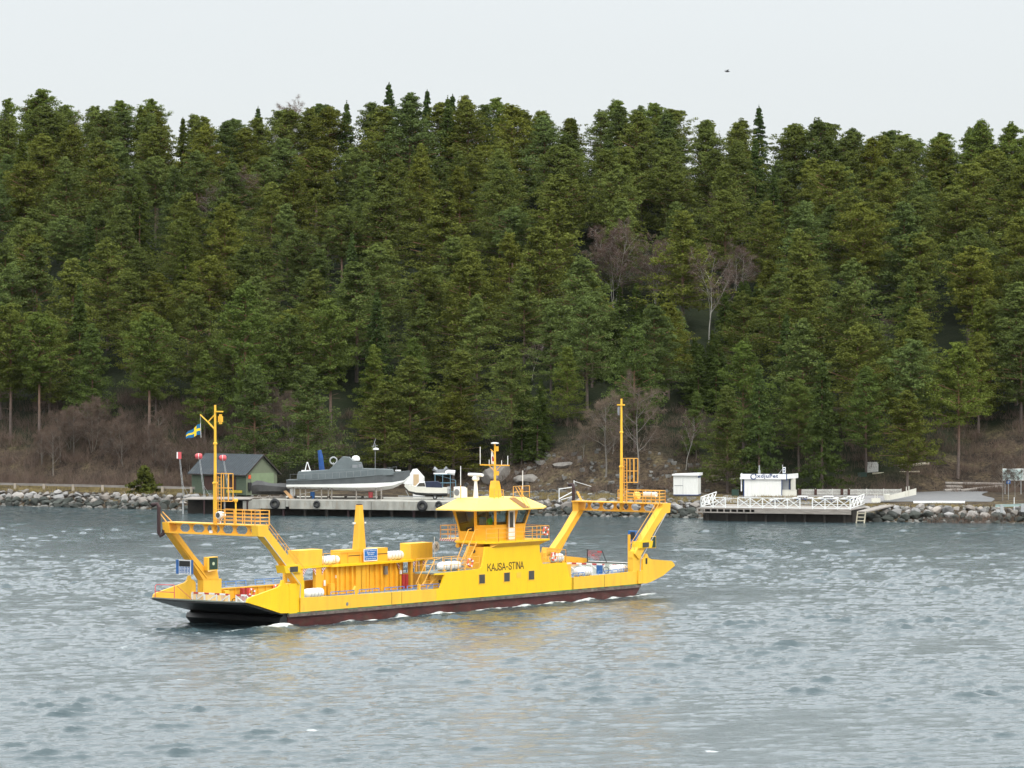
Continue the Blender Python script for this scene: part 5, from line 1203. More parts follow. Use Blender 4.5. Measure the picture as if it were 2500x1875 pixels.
# picnic tables
def table(px, py, Y, label, first=[None]):
    X, Z = AY(px, py, Y)
    if first[0] is None:
        root = empty('picnic_table'); mb = MB(); mb.box(-.95, .95, -.5, .5, .68, .78); mb.build('table_top', M['white'], root)
        for s in (-1, 1): mb = MB(); mb.box(-.95, .95, s*.98-.2, s*.98+.2, .50, .60); mb.build('bench', M['white'], root)
        for s in (-1, 1): mb = MB(); mb.bar((s*.7, -.75, 0), (s*.7, -.2, .72), .07); mb.bar((s*.7, .75, 0), (s*.7, .2, .72), .07); mb.bar((s*.7, -.8, .4), (s*.7, .8, .4), .07); mb.build('leg', M['bluetrim'], root)
        first[0] = root
    else:
        root = first[0].copy(); COL.objects.link(root)
        for ch in first[0].children: c = ch.copy(); COL.objects.link(c); c.parent = root
    root.location = (X, Y, Z-.73); root.rotation_euler = (0, 0, 1.25); tag(root, label, 'picnic table', 'white picnic tables on the deck')
table(1903, 1217, 472, 'white picnic table directly in front of the kiosk counter'); table(1960, 1212, 471.5, 'white picnic table first to the right of the kiosk')
table(2022, 1212, 470, 'white picnic table in the middle of the deck\'s right half'); table(2080, 1213, 468.5, 'white picnic table next to the deck\'s right end railing')
mb = MB(); X, Z = AY(2128, 1227, 467); mb.box(0, 1.1, 0, .4, 0, .55); mb.bar((.45, .2, .55), (.45, .2, 1.1), .05); mb.bar((.75, .2, .55), (.75, .2, 1.1), .05)
tag(mb.build('planter', M['cream'], loc=(X, 467, Z)), 'low white box planter right of the deck', 'planter')
mb = MB(); X, Z = AY(2158, 1221, 468); mb.lathe((0, 0, 0), [(.36, 0), (.42, .7), (.38, .72)], 12); tag(mb.build('flower_tub', M['cream'], loc=(X+.4, 468, Z)), 'round white tub at the foot of the slanting fence', 'tub')
# picket fence behind the deck
def fence(p, q, h, label, mats_, step=.16, rails_=True, back=None):
    p, q = Vector(p), Vector(q); root = empty('fence', p, 0); tag(root, label, 'fence'); d = q-p; n = int(d.length/step)
    mb = MB()
    for i in range(n+1):
        a = d*(i/n); mb.box(a.x-.045, a.x+.045, a.y-.012, a.y+.012, a.z+.05, a.z+h)
    mb.build('picket', mats_[0], root)['kind'] = 'stuff'
    mb = MB(); 
    for k in (.25, .85): mb.bar(Vector((0, .04, h*k)), d+Vector((0, .04, h*k)), .04, .09)
    mb.build('fence_rail', mats_[0], root)
    for i in range(max(2, int(d.length/2.4))+1):
        a = d*(i/max(2, int(d.length/2.4))); mb = MB(); mb.box(a.x-.05, a.x+.05, a.y+.02, a.y+.12, a.z-.2, a.z+h+.06); mb.build('post', mats_[-1], root)
    return root
FZ = 478.0
X0, Z0 = AY(1950, 1209, FZ); X1, Z1 = AY(2200, 1209, 470)
fence((X0, FZ, Z0), (X1, 470, Z1), .78, 'long low grey white picket fence behind the deck tables', (M['fencegrey'],))
for k, (a, b, kind) in enumerate(((1949, 1965, 0), (1988, 2009, 0), (2052, 2066, 0), (2069, 2093, 0))):
    Yk = FZ - (a-1950)/250*8 - .25; xa, za = AY(a, 1209, Yk); xb, zb = AY(b, 1209, Yk-.4); mb = MB(); mb.box(0, xb-xa, 0, .06, .02, .78); mb.box(.08, xb-xa-.08, -.02, 0, .12, .66)
    tag(mb.build('crate_board', M['brown'], loc=(xa, Yk, za)), ('dark brown board panel against the fence, nearest the kiosk', 'dark brown board panel against the fence, second from the kiosk', 'narrow dark brown board panel against the fence, third from the kiosk', 'wide dark brown board panel against the fence, farthest from the kiosk')[k], 'board', 'brown boards along the picket fence')
X0, Z0 = AY(2172, 1221, 468); X1, Z1 = AY(2237, 1208, 472.5)
rt = empty('solid_fence', (X0, 468, Z0), 0); tag(rt, 'solid white board fence slanting up beside the gravel yard', 'fence')
mb = MB(); mb.add([(0,0,0),(X1-X0,4.5,Z1-Z0),(X1-X0,4.5,Z1-Z0+.85),(0,0,.6),(0,.08,0),(X1-X0,4.58,Z1-Z0),(X1-X0,4.58,Z1-Z0+.85),(0,.08,.6)], [(0,1,2,3),(7,6,5,4),(3,2,6,7)]); mb.build('fence_boards', M['cream'], rt)
mb = MB()
for t in (.62, .72): mb.bar(((X1-X0)*t, 4.5*t-.1, (Z1-Z0)*t), ((X1-X0)*t, 4.5*t-.1, (Z1-Z0)*t+1.3), .09)
mb.build('post', M['cream'], rt)
# gravel yard draped on the ground
c00, c10, c11, c01 = GP(2120, 1226), GP(2420, 1226), GP(2400, 1196), GP(2200, 1203)
u_, v_ = np.meshgrid(np.linspace(0, 1, 60), np.linspace(0, 1, 40))
gx = (c00.x*(1-u_)+c10.x*u_)*(1-v_)+(c01.x*(1-u_)+c11.x*u_)*v_; gy = (c00.y*(1-u_)+c10.y*u_)*(1-v_)+(c01.y*(1-u_)+c11.y*u_)*v_
gx += .6*np.sin(v_*9)*(u_-.5)*2; gy += .5*np.sin(u_*14)*(v_-.3)
tag(grid_obj('gravel_ground', gx, gy, ground(gx, gy)+.06, M['gravel']), kind='structure')
P4 = [GP(1740, 1231), GP(2140, 1231), GP(2200, 1211), GP(1770, 1211)]
gx = (P4[0].x*(1-u_)+P4[1].x*u_)*(1-v_)+(P4[3].x*(1-u_)+P4[2].x*u_)*v_; gy = (P4[0].y*(1-u_)+P4[1].y*u_)*(1-v_)+(P4[3].y*(1-u_)+P4[2].y*u_)*v_
tag(grid_obj('paved_path', gx, gy, ground(gx, gy)+.09, mat('pale paving', (.26,.25,.245), .9, var=.2, scale=2)), kind='structure')
# logs, beams, rails on the right
def log(px0, py0, px1, py1, r, label, m='pale', Y=None):
    a, b = GP(px0, py0), GP(px1, py1); root = MB(); d = b-a
    root.tube([(0,0,r*.8), (d.x/2, d.y/2, d.z/2+r*.9), (d.x, d.y, d.z+r*.8)], r, 9); tag(root.build('log', M[m], loc=a), label, 'log')
log(2230, 1230, 2356, 1230, .17, 'long straight white log at the front of the gravel yard', 'white')
log(2308, 1187, 2450, 1186, .2, 'long pale log behind the gravel yard, top one', 'oldwood'); log(2308, 1196, 2350, 1194, .24, 'short thick log at the left of the gravel yard pile', 'oldwood')
log(2305, 1201, 2345, 1200, .22, 'short dark log lowest in the gravel yard pile', 'oldwood'); log(2345, 1201, 2448, 1192, .2, 'long slanting log edging the gravel yard', 'oldwood')
log(2192, 1146, 2268, 1137, .2, 'mossy pale log lying on the bank above the gravel yard'); log(2130, 1159, 2245, 1158, .12, 'thin pale pole on the bank left of the tall lone pine')
log(1722, 1177, 1812, 1172, .08, 'thin pale pole lying between the shed and the kiosk')
log(1362, 1173, 1150, 1172, .05, 'long thin pipe on the rocky bank behind the wheelhouse', 'oldwood')
def guard(pts, h, label, m, posts=6, pm_=None):
    pm_ = pm_ or M['galv']
    root = empty('guard_rail', pts[0], 0); tag(root, label, 'guard rail'); o0 = Vector(pts[0]); mb = MB()
    for a, b in zip(pts[:-1], pts[1:]):
        a, b = Vector(a)-o0, Vector(b)-o0
        for dz, dy in ((-.1, 0), (-.03, .05), (.05, .05), (.12, 0)): mb.bar(a+Vector((0, dy, h+dz)), b+Vector((0, dy, h+dz)), .05, .09)
    mb.build('rail_beam', m, root)
    for i in range(posts):
        t = (i+.3)/posts*(len(pts)-1); k = min(int(t), len(pts)-2); p = Vector(pts[k]).lerp(Vector(pts[k+1]), t-k)-o0
        mb = MB(); mb.box(p.x-.17, p.x+.17, p.y-.3, p.y-.05, p.z-.5, p.z+h+.12); mb.build('post', pm_, root)
def road_pt(X, s): Y = float(shoreY(X))+s; return (X, Y, g1(X, Y))
guard([road_pt(x, 8.3) for x in (-84, -76, -68, -60, -52, -44, -39)], .72, 'long grey brown guard rail along the shore road at left', mat('grey brown rail', (.30,.27,.24), .8, var=.2, scale=.6), 11, mat('post concrete', (.36,.31,.25), .9, var=.2))
a, b = AY(2430, 1233, 452), AY(2520, 1226, 452); guard([(a[0], 452, 1.9), (b[0]+3, 451.5, 2.2)], .35, 'pale green steel guard rail at the right edge above the boulders', mat('pale green steel', (.38,.48,.45), .5, metal=.3), 3)
# map board
X, Z = AY(2447, 1195, 476); bd = empty('map_board', (X, 476, Z), 0); tag(bd, 'white framed map board on two posts at the right edge', 'sign')
k = F/476
mb = MB(); mb.box(0, 52/k, 0, .08, 22/k, 51/k); mb.build('board', M['white'], bd)
mb = MB(); mb.box(.08, 52/k-.1, -.02, 0, 22/k+.1, 51/k-.1, 0); bf = mb.build('board_map', mat('pale map print', (.50, .62, .60), .5, var=.3, scale=2.2), bd)
mb = MB()
for x in (7/k, 46/k): mb.box(x-.04, x+.04, .08, .16, -.6, 22/k)
mb.build('post', M['galv'], bd)
X, Z = AY(2462, 1222, 470); s_ = empty('parking_sign', (X, 470, Z), 0); tag(s_, 'small blue parking sign on a thin post in front of the map board', 'sign'); k = F/470
mb = MB(); mb.bar((0,0,0), (0,0,50/k), .06); mb.build('post', M['galv'], s_)
mb = MB(); mb.box(-.25, .25, -.04, -.02, 41/k, 50/k); pl = mb.build('plate', M['blue'], s_)
mb = MB(); text_mb(mb, 'P', .2, .3, lambda x, y, z: (-.08+x, -.05-z, 42/k+y), depth=.005, bold=.02); mb.build('letter', M['white'], pl)
X, Z = AY(2476, 1240, 453); s_ = MB(); s_.bar((0,0,0), (0,0,1.6), .08); tag(s_.build('marker_post', M['white'], loc=(X, 453, Z-.3)), 'thin white post standing in the boulders at the right edge', 'post')
# hidden white box and green bin on the bank
p = GP(2117, 1158); mb = MB(); mb.box(0, 1.5, 0, 1, 0, 1.3); mb.box(-.05, 1.55, -.05, 1.05, 1.3, 1.38); tag(mb.build('utility_cabinet', M['fencegrey'], loc=p), 'pale utility cabinet half hidden by a pine on the bank', 'cabinet')
p = GP(2095, 1166); mb = MB(); mb.box(0, 1.2, 0, .6, 0, .6); mb.bar((0, 0, .6), (1.2, 0, .65), .06); tag(mb.build('grit_bin', M['darkgreen'], loc=p), 'dark green grit bin on the bank behind the fence', 'bin')
# white gate rails in the middle
a = (AY(1365, 1222, 474)[0], 474, AY(1365, 1226, 474)[1]); wg = empty('gate', a, 0); tag(wg, 'white tubular gate rail on the rocky shore beside the right gantry', 'gate'); k = F/474
mb = MB(); mb.bar((0,0,0), (0,0,33/k), .1); mb.bar((37/k, 2, 12/k), (37/k, 2, 52/k), .1); mb.bar((0,0,32/k), (37/k, 2, 36/k), .09); mb.bar((0, 0, 8/k), (37/k, 2, 26/k), .09); mb.bar((5/k, 0, 6/k), (37/k, 2, 14/k), .07); mb.bar((37/k, 2, 50/k), (80/k, 4, 36/k), .06)
mb.build('gate_rails', M['white'], wg)
# rock slab on the bank
p = GP(1225, 1172)
def slab_rock(p, sx, sy, sz, seed, label, tone=(.8,.78,.74)):
    r = np.random.default_rng(seed); import bmesh
    bm = bmesh.new()
    for _ in range(26):
        v = r.normal(size=3); v /= np.linalg.norm(v); bm.verts.new((v[0]*sx, v[1]*sy, v[2]*sz))
    bmesh.ops.convex_hull(bm, input=bm.verts); me = bpy.data.meshes.new('rock_outcrop'); bm.to_mesh(me); bm.free(); me.materials.append(M['rock'])
    o = bpy.data.objects.new('rock_outcrop', me); COL.objects.link(o); o.location = p; o.color = (*tone, 1); tag(o, label, 'rock'); return o
slab_rock(p+Vector((0, 1, .3)), 3.0, 2.5, 1.7, 5, 'grey rock slab on the bank just behind the roof mast')
slab_rock(GP(1290, 1178)+Vector((0,1,.1)), 2.2, 2, .9, 6, 'low grey rock slab right of the roof mast'); slab_rock(GP(1380, 1140)+Vector((0,1,.1)), 2.0, 1.5, .6, 8, 'flat grey rock high on the bank above the gate')
slab_rock(GP(600, 1120)+Vector((0,1,-.2)), 1.6, 1.4, 1.1, 9, 'grey rock on the bank behind the green hut', (.5,.5,.48)); slab_rock(GP(265, 1092)+Vector((0,1,-.2)), 1.8, 1.4, .9, 10, 'dark rock on the brown bank at left', (.4,.38,.34))

# ------------------------------------------------------------------ boulders
import bmesh
def rock_mesh(seed, nm, n=15):
    r = np.random.default_rng(seed); bm = bmesh.new()
    for _ in range(n):
        v = r.normal(size=3); v /= np.linalg.norm(v); v *= r.uniform(.85, 1.1); bm.verts.new((v[0]*.62, v[1]*.5, v[2]*.42))
    bmesh.ops.convex_hull(bm, input=bm.verts); bmesh.ops.bevel(bm, geom=list(bm.edges), offset=.035, segments=1, affect='EDGES')
    me = bpy.data.meshes.new(nm); bm.to_mesh(me); bm.free(); me.materials.append(M['rock']); return me
RM = [rock_mesh(100+i, 'boulder') for i in range(14)]
LANDX = [(0, 130, 'at the far left'), (130, 260, 'left of the conifer bush'), (260, 390, 'below the conifer bush'), (390, 470, 'beside the square marker'),
         (1000, 1150, 'right of the quay'), (1150, 1260, 'behind the wheelhouse roof'), (1260, 1370, 'left of the exhaust pipe'), (1370, 1450, 'below the white gate rail'), (1450, 1560, 'behind the right gantry mast'), (1560, 1650, 'right of the right gantry'), (1650, 1760, 'left of the railed deck'),
         (2060, 2170, 'beside the gangway ladder'), (2170, 2260, 'left of the white log'), (2260, 2350, 'below the white log'), (2350, 2430, 'left of the green rail'), (2430, 2560, 'at the right edge of the photo')]
ORD = ['leftmost', 'second from left', 'third from left', 'fourth from left', 'fifth from left', 'sixth from left', 'seventh from left', 'eighth from left', 'ninth from left', 'tenth from left', 'eleventh from left', 'twelfth from left', 'thirteenth from left', 'fourteenth from left', 'fifteenth from left', 'sixteenth from left', 'seventeenth from left', 'eighteenth from left']
cells = {}; nb = 0
for X0, X1 in ((-72, -39.5), (-8.0, 24.2), (42.6, 66)):
    for row, s in enumerate((.1, 1.2, 2.4, 3.6, 4.8)):
        X = X0 + rng.uniform(0, 1)
        while X < X1:
            sz = rng.uniform(.75, 1.7) if row in (1, 2, 3) else rng.uniform(.6, 1.35)
            ss = s + rng.uniform(-.4, .4); Y = float(shoreY(X)) + ss; z = g1(X, Y)
            me = RM[int(rng.integers(len(RM)))]; o = bpy.data.objects.new('boulder', me); COL.objects.link(o)
            o.location = (X, Y, z + .12*sz); o.rotation_euler = (rng.uniform(-.35, .35), rng.uniform(-.35, .35), rng.uniform(0, 6.28)); o.scale = (sz*1.05, sz, sz*rng.uniform(.8, 1.15))
            t = rng.uniform(.62, 1.35)
            if row == 0 or z < .62: t *= .2; tone = 'wet dark'; c = (t*.85, t, t*.9)
            else:
                tone = 'pale' if t > 1.12 else 'mid grey' if t > .85 else 'dark grey'; w_ = rng.uniform(-.05, .07); c = (t*(1+w_), t, t*(1-w_))
            o.color = (*c, 1)
            px = proj(X, Y, z)[0]; land_ = next((l for a, b, l in LANDX if a <= px < b), 'behind the ferry')
            tier = ('waterline', 'lower row', 'middle row', 'upper row', 'top row')[row]
            cells.setdefault((tone, tier, land_), []).append((px, o)); nb += 1
            X += sz*1.02
allb = sorted(((o.scale[0]*(1.15 if key[1] not in ('waterline',) else .8)/o.location.y*(1 if -20 < px < 2520 else .01)*(.25 if 480 < px < 1090 or 1730 < px < 2040 else 1), px, key, o) for key, L in cells.items() for px, o in L), key=lambda q: -q[0])
keep = set(o.name for _, _, _, o in allb[:298]); SPARE = MB(); cells2 = {}
for _, px, key, o in allb:
    if o.name in keep: cells2.setdefault(key, []).append((px, o))
    else:
        mw = Matrix.Translation(o.location) @ o.rotation_euler.to_matrix().to_4x4() @ Matrix.Diagonal((*o.scale, 1))
        SPARE.add([mw @ v.co for v in o.data.vertices], [tuple(p.vertices) for p in o.data.polygons]); bpy.data.objects.remove(o)
for (tone, tier, land_), L in cells2.items():
    L.sort(key=lambda q: q[0])
    for i, (px, o) in enumerate(L):
        tag(o, f'{tone} {tier} boulder {land_}' + ('' if len(L) == 1 else f', {ORD[min(i, 17)]}'), 'boulder', 'boulders of the shore riprap')
mb = MB()
for k in range(1900):
    seg = [(-110, -38), (-9, 25), (40, 95), (-38, -9), (25, 41)][int(rng.choice(5, p=[.36, .22, .3, .06, .06]))]
    X = rng.uniform(*seg); s = rng.uniform(-.6, 6.2) if k < 1500 else rng.uniform(6, 30); X = X if k < 1500 else rng.uniform(-8, 26); Y = float(shoreY(X))+s; z = g1(X, Y); r_ = rng.uniform(.18, .42)*(1 if k < 1500 else rng.uniform(.5, 1.7))
    pts = rng.normal(size=(8, 3)); pts /= np.linalg.norm(pts, axis=1)[:, None]; 
    cube = [(-1,-1,-1),(1,-1,-1),(1,1,-1),(-1,1,-1),(-1,-1,1),(1,-1,1),(1,1,1),(-1,1,1)]
    mb.add([(X+c[0]*r_*.6+pts[i][0]*r_*.35, Y+c[1]*r_*.6+pts[i][1]*r_*.35, z+c[2]*r_*.45+pts[i][2]*r_*.3) for i, c in enumerate(cube)], [(0,3,2,1),(4,5,6,7),(0,1,5,4),(1,2,6,5),(2,3,7,6),(3,0,4,7)])
mb.add(SPARE.v, SPARE.f)
o = mb.build('shore_rubble', mat('shore rubble stone', (.17,.165,.15), .95, var=.4, scale=.6)); tag(o, 'small broken stone filling the gaps between the shore boulders', 'rubble', kind='stuff')
print('boulders', nb)
# the gull
gp = AY(1775, 175, 330); root = empty('seagull', (gp[0], 330, gp[1]), .3)
mb = MB(); mb.tube([(-.22, 0, 0), (-.1, 0, .01), (.08, 0, .02), (.2, 0, .03), (.27, 0, .02)], [.015, .055, .065, .04, .01], 8); mb.add([(-.03,0,.05),(.1,0,.05),(.05,-.35,.18),(-.05,-.62,.08),(-.08,-.3,.15),(-.03,.0,.05),(.1,0,.05),(.05,.35,.18),(-.05,.62,.08),(-.08,.3,.15)], [(0,1,2,4),(4,2,3),(5,9,7,6),(9,8,7)]); mb.build('body', mat('dark plumage', (.05,.05,.05), .8), root)
tag(root, 'lone dark bird gliding in the pale sky', 'bird')

# ------------------------------------------------------------------ vegetation
def mesh_np(name, co, faces_tri, mats, mi=None, smooth=False):
    me = bpy.data.meshes.new(name); nf = len(faces_tri)
    me.vertices.add(len(co)); me.vertices.foreach_set('co', np.asarray(co, np.float32).ravel())
    me.loops.add(nf*3); me.loops.foreach_set('vertex_index', np.asarray(faces_tri, np.int32).ravel())
    me.polygons.add(nf); me.polygons.foreach_set('loop_start', np.arange(0, nf*3, 3, dtype=np.int32)); me.polygons.foreach_set('loop_total', np.full(nf, 3, np.int32))
    for m in mats: me.materials.append(m)
    me.update(); return me
def leaf_mat(name, base, var, trans=.25):
    m, nt, bs = _m(name); N, L = nt.nodes, nt.links
    oi = N.new('ShaderNodeObjectInfo'); tc = N.new('ShaderNodeTexCoord')
    no = N.new('ShaderNodeTexNoise'); no.inputs['Scale'].default_value = .55; no.inputs['Detail'].default_value = 3
    L.new(tc.outputs['Object'], no.inputs['Vector'])
    mr = N.new('ShaderNodeMapRange'); mr.inputs['From Min'].default_value = .35; mr.inputs['From Max'].default_value = .65; mr.inputs['To Min'].default_value = 1-var; mr.inputs['To Max'].default_value = 1+var
    L.new(no.outputs['Fac'], mr.inputs[0])
    sc = N.new('ShaderNodeVectorMath'); sc.operation = 'SCALE'; sc.inputs[0].default_value = base; L.new(mr.outputs[0], sc.inputs['Scale'])
    mm = N.new('ShaderNodeVectorMath'); mm.operation = 'MULTIPLY'; L.new(sc.outputs[0], mm.inputs[0]); L.new(oi.outputs['Color'], mm.inputs[1])
    df = N.new('ShaderNodeBsdfDiffuse'); tl = N.new('ShaderNodeBsdfTranslucent'); ms = N.new('ShaderNodeMixShader'); ms.inputs[0].default_value = trans
    L.new(mm.outputs[0], df.inputs[0]); L.new(mm.outputs[0], tl.inputs[0]); L.new(df.outputs[0], ms.inputs[1]); L.new(tl.outputs[0], ms.inputs[2])
    L.new(ms.outputs[0], N['Material Output'].inputs[0]); return m
M['needles'] = leaf_mat('pine needles', (.110, .137, .034), .28)
M['twigs'] = leaf_mat('bare brown twigs', (.145, .115, .098), .2, .1)
def bark_mat():
    m, nt, bs = _m('pine bark'); N, L = nt.nodes, nt.links
    tc = N.new('ShaderNodeTexCoord'); sp_ = N.new('ShaderNodeSeparateXYZ'); L.new(tc.outputs['Object'], sp_.inputs[0])
    r = N.new('ShaderNodeValToRGB'); el = r.color_ramp.elements; el[0].position = .15; el[0].color = (.13, .10, .085, 1); el[1].position = .55; el[1].color = (.21, .11, .06, 1)
    dv = N.new('ShaderNodeMath'); dv.operation = 'DIVIDE'; dv.inputs[1].default_value = 17; L.new(sp_.outputs['Z'], dv.inputs[0]); L.new(dv.outputs[0], r.inputs[0])
    no = N.new('ShaderNodeTexNoise'); no.inputs['Scale'].default_value = 4; L.new(tc.outputs['Object'], no.inputs['Vector'])
    mr = N.new('ShaderNodeMapRange'); mr.inputs['To Min'].default_value = .5; mr.inputs['To Max'].default_value = 1.4; L.new(no.outputs['Fac'], mr.inputs[0])
    sc = N.new('ShaderNodeVectorMath'); sc.operation = 'SCALE'; L.new(r.outputs[0], sc.inputs[0]); L.new(mr.outputs[0], sc.inputs['Scale'])
    L.new(sc.outputs[0], bs.inputs['Base Color']); bs.inputs['Roughness'].default_value = .9; return m
M['bark'] = bark_mat()
M['birchbark'] = mat('white birch bark', (.36, .34, .30), .8, var=.3, scale=3, stain=(.08,.07,.06), samt=.6, sscale=4, stretch=(1,1,.6))
M['greybark'] = mat('grey bark', (.20, .18, .155), .9, var=.3, scale=3)

def tufts(r, cx, cy, cz, rad, hz, n, size, up=.9):
    """n small triangles spread through a flattened clump"""
    d = r.normal(size=(n, 3)); d /= np.linalg.norm(d, axis=1)[:, None]; d *= (r.uniform(.15, 1, n)**.5)[:, None]
    c = np.stack([cx + d[:, 0]*rad, cy + d[:, 1]*rad, cz + d[:, 2]*hz], 1)
    nr = d*np.array([.7, .7, .5]) + np.array([0, 0, up*.6]) + r.normal(size=(n, 3))*.35; nr /= np.linalg.norm(nr, axis=1)[:, None]
    a = np.cross(nr, r.normal(size=(n, 3))); a /= np.linalg.norm(a, axis=1)[:, None]; b = np.cross(nr, a)
    s = (size*r.uniform(.6, 1.3, n))[:, None]
    return np.stack([c + a*s, c - a*s*.6 + b*s*.8, c - a*s*.6 - b*s*.8], 1).reshape(-1, 3)
def pine_mesh(seed, H, R, base, shape, nb=125, dens=1.0):
    r = np.random.default_rng(seed); P = []; br = MB()
    nl = int(nb/5)
    for k in range(nb):
        x = ((k // 5) + r.uniform(0, 1.0))/nl; x = min(x, .99); t = base + (1-base)*x
        if shape == 0: prof = min(1, .75+x*2.4)*(1-x)**.98          # conical
        elif shape == 1: prof = min(1, .65+x*1.8)*(1-x**1.5)**.95    # rounded
        else: prof = min(1, .25+x*1.1)*(1-x**2.6)**.95               # high crown
        L_ = R*(prof*r.uniform(.55, 1.18)+.05); az = r.uniform(0, 6.283); z0 = t*H
        rise = L_*(r.uniform(-.08, .20) + .38*x)
        ex, ey, ez = L_*math.cos(az), L_*math.sin(az), z0 + rise
        if k % 2: br.bar((0, 0, z0-.1), (ex*.8, ey*.8, ez-.12), .08)
        for f in (.3, .55, .8, 1.0):
            rp = (.40+.32*r.random())*(.45+.55*prof)*R/3.6
            P.append(tufts(r, ex*f+r.normal()*.28, ey*f+r.normal()*.28, z0+rise*f+.1+r.normal()*.27, rp*1.15, rp*.6, int(40*dens), .132))
    top = r.uniform(.2, .7)
    for j in range(4): P.append(tufts(r, r.normal()*.1, r.normal()*.1, H+top-.4-.3*j, .12+.09*j, .34, 22, .12))
    for j in range(14):                    # upright shoots that break the outline
        a = r.uniform(0, 6.28); q = r.uniform(.3, 2.4); P.append(tufts(r, q*math.cos(a), q*math.sin(a), H-.1-q*r.uniform(.75, 1.5), .12, .5, 13, .12))
    co = np.concatenate(P); me = mesh_np('crown', co, np.arange(len(co)).reshape(-1, 3), [M['needles']])
    tr = MB(); bend = r.normal(size=2)*.25
    tr.tube([(0, 0, -.8), (bend[0]*.3, bend[1]*.3, H*.3), (bend[0]*.2, bend[1]*.2, H*.6), (0, 0, H*.97)], [.22, .17, .12, .04], 7)
    for k in range(9):
        t = r.uniform(.15, base+.1); az = r.uniform(0, 6.28); l = r.uniform(.4, 1.5); tr.bar((0, 0, t*H), (l*math.cos(az), l*math.sin(az), t*H+r.uniform(-.1, .3)), .035)
    b0 = len(tr.v); tr.v += br.v; tr.f += [tuple(i+b0 for i in f) for f in br.f]; tr.mi += br.mi
    o = tr.build('trunk', M['bark']); tme = o.data; bpy.data.objects.remove(o)
    return me, tme
def spruce_mesh(seed, H, R, base=.08):
    r = np.random.default_rng(seed); P = []
    nl = 30
    for k in range(nl*8):
        x = (k//8 + r.random())/nl; t = base+(1-base)*min(x, .98); L_ = R*(1-x)**.95*r.uniform(.6, 1.15)+.08; az = r.uniform(0, 6.283)
        for f in (.35, .7, 1.0):
            P.append(tufts(r, L_*f*math.cos(az), L_*f*math.sin(az), t*H-.28*L_*f, .26+.2*(1-x), .2, 15, .16, .5))
    P.append(tufts(r, 0, 0, H-.1, .08, .5, 24, .12))
    co = np.concatenate(P); me = mesh_np('crown', co, np.arange(len(co)).reshape(-1, 3), [M['needles']])
    tr = MB(); tr.tube([(0, 0, -.8), (0, 0, H*.97)], [.2, .03], 7); o = tr.build('trunk', M['bark']); tme = o.data; bpy.data.objects.remove(o)
    return me, tme
def bare_mesh(seed, H, spread, stems=1, twig=1.0, droop=.0, bark='greybark', lean=.0):
    r = np.random.default_rng(seed); tr = MB(); T = []
    def grow(p, d, L_, rad, lev):
        pts = [Vector(p)]; rr = [rad]; dd = Vector(d)
        n = 4 if lev < 2 else 3
        for i in range(n):
            dd = (dd + Vector(r.normal(size=3))*.13 + Vector((0, 0, .08 - (droop*.35 if lev > 1 else 0)))).normalized(); pts.append(pts[-1] + dd*L_/n); rr.append(rad*(1-.72*(i+1)/n))
        tr.tube(pts, rr, 6 if lev == 0 else 4 if lev == 1 else 3, cap=False)
        if lev < 3:
            m = (13, 6, 4)[lev]
            for j in range(m):
                t = (.30 if lev == 0 else .2) + (.72 if lev == 0 else .8)*(j+r.random())/m; t = min(t, .98); q = t*n; i = min(int(q), n-1); b = pts[i].lerp(pts[i+1], q-i)
                ax = (pts[i+1]-pts[i]).normalized(); sd = Vector(r.normal(size=3)); sd = (sd - ax*sd.dot(ax)).normalized()
                nd = (ax*.62 + sd*spread).normalized(); grow(b, nd, L_*((.44, .5, .5)[lev])*(1.15-.6*t), max(rad*.38*(1.1-t*.5), .012), lev+1)
        if lev >= 1:
            m = int((4, 10, 14, 12)[lev]*twig)
            for j in range(m):
                t = r.random(); q = t*n; i = min(int(q), n-1); b = pts[i].lerp(pts[i+1], q-i); v = (dd + Vector(r.normal(size=3))*.8 - Vector((0, 0, droop*1.4))).normalized()*r.uniform(.3, .8)
                w_ = Vector(r.normal(size=3)); w_ = w_.cross(v).normalized()*.013; T.extend([b+w_, b-w_, b+v])
    for s_ in range(stems):
        a = 6.28*s_/stems + r.random(); sp_ = .0 if stems == 1 else r.uniform(.16, .34)
        grow((0, 0, -.5), Vector((math.cos(a)*sp_+lean, math.sin(a)*sp_, 1)).normalized(), H*r.uniform(.85, 1.05), .10 if stems == 1 and bark == 'birchbark' else .13 if stems == 1 else .065, 0)
    o = tr.build('trunk', M[bark]); tme = o.data; bpy.data.objects.remove(o)
    co = np.array([tuple(v) for v in T]); me = mesh_np('crown', co, np.arange(len(co)).reshape(-1, 3), [M['twigs']])
    return me, tme
PINES = [pine_mesh(i, 17, R, b, s) for i, (R, b, s) in enumerate(((5.8, .18, 0), (5.0, .20, 1), (5.5, .12, 0), (5.1, .26, 1), (6.0, .10, 0), (4.7, .38, 2), (5.2, .16, 0), (5.3, .14, 1), (4.3, .45, 2), (5.6, .10, 0), (4.9, .22, 1), (6.1, .16, 0), (5.0, .42, 1)))]
SPRUCES = [spruce_mesh(50+i, 17, 3.0+.4*i) for i in range(3)]
BIRCH = [bare_mesh(60, 13, .62, 3, 1.5, .35, 'birchbark'), bare_mesh(61, 14, .55, 1, 1.5, .35, 'birchbark'), bare_mesh(62, 13, .6, 2, 1.4, .3, 'birchbark')]
BARE = [bare_mesh(70, 13, .95, 1, 1.5, .0), bare_mesh(71, 10, .75, 1, 1.2, .0), bare_mesh(72, 8, .7, 3, .8, .0)]
TREES = []
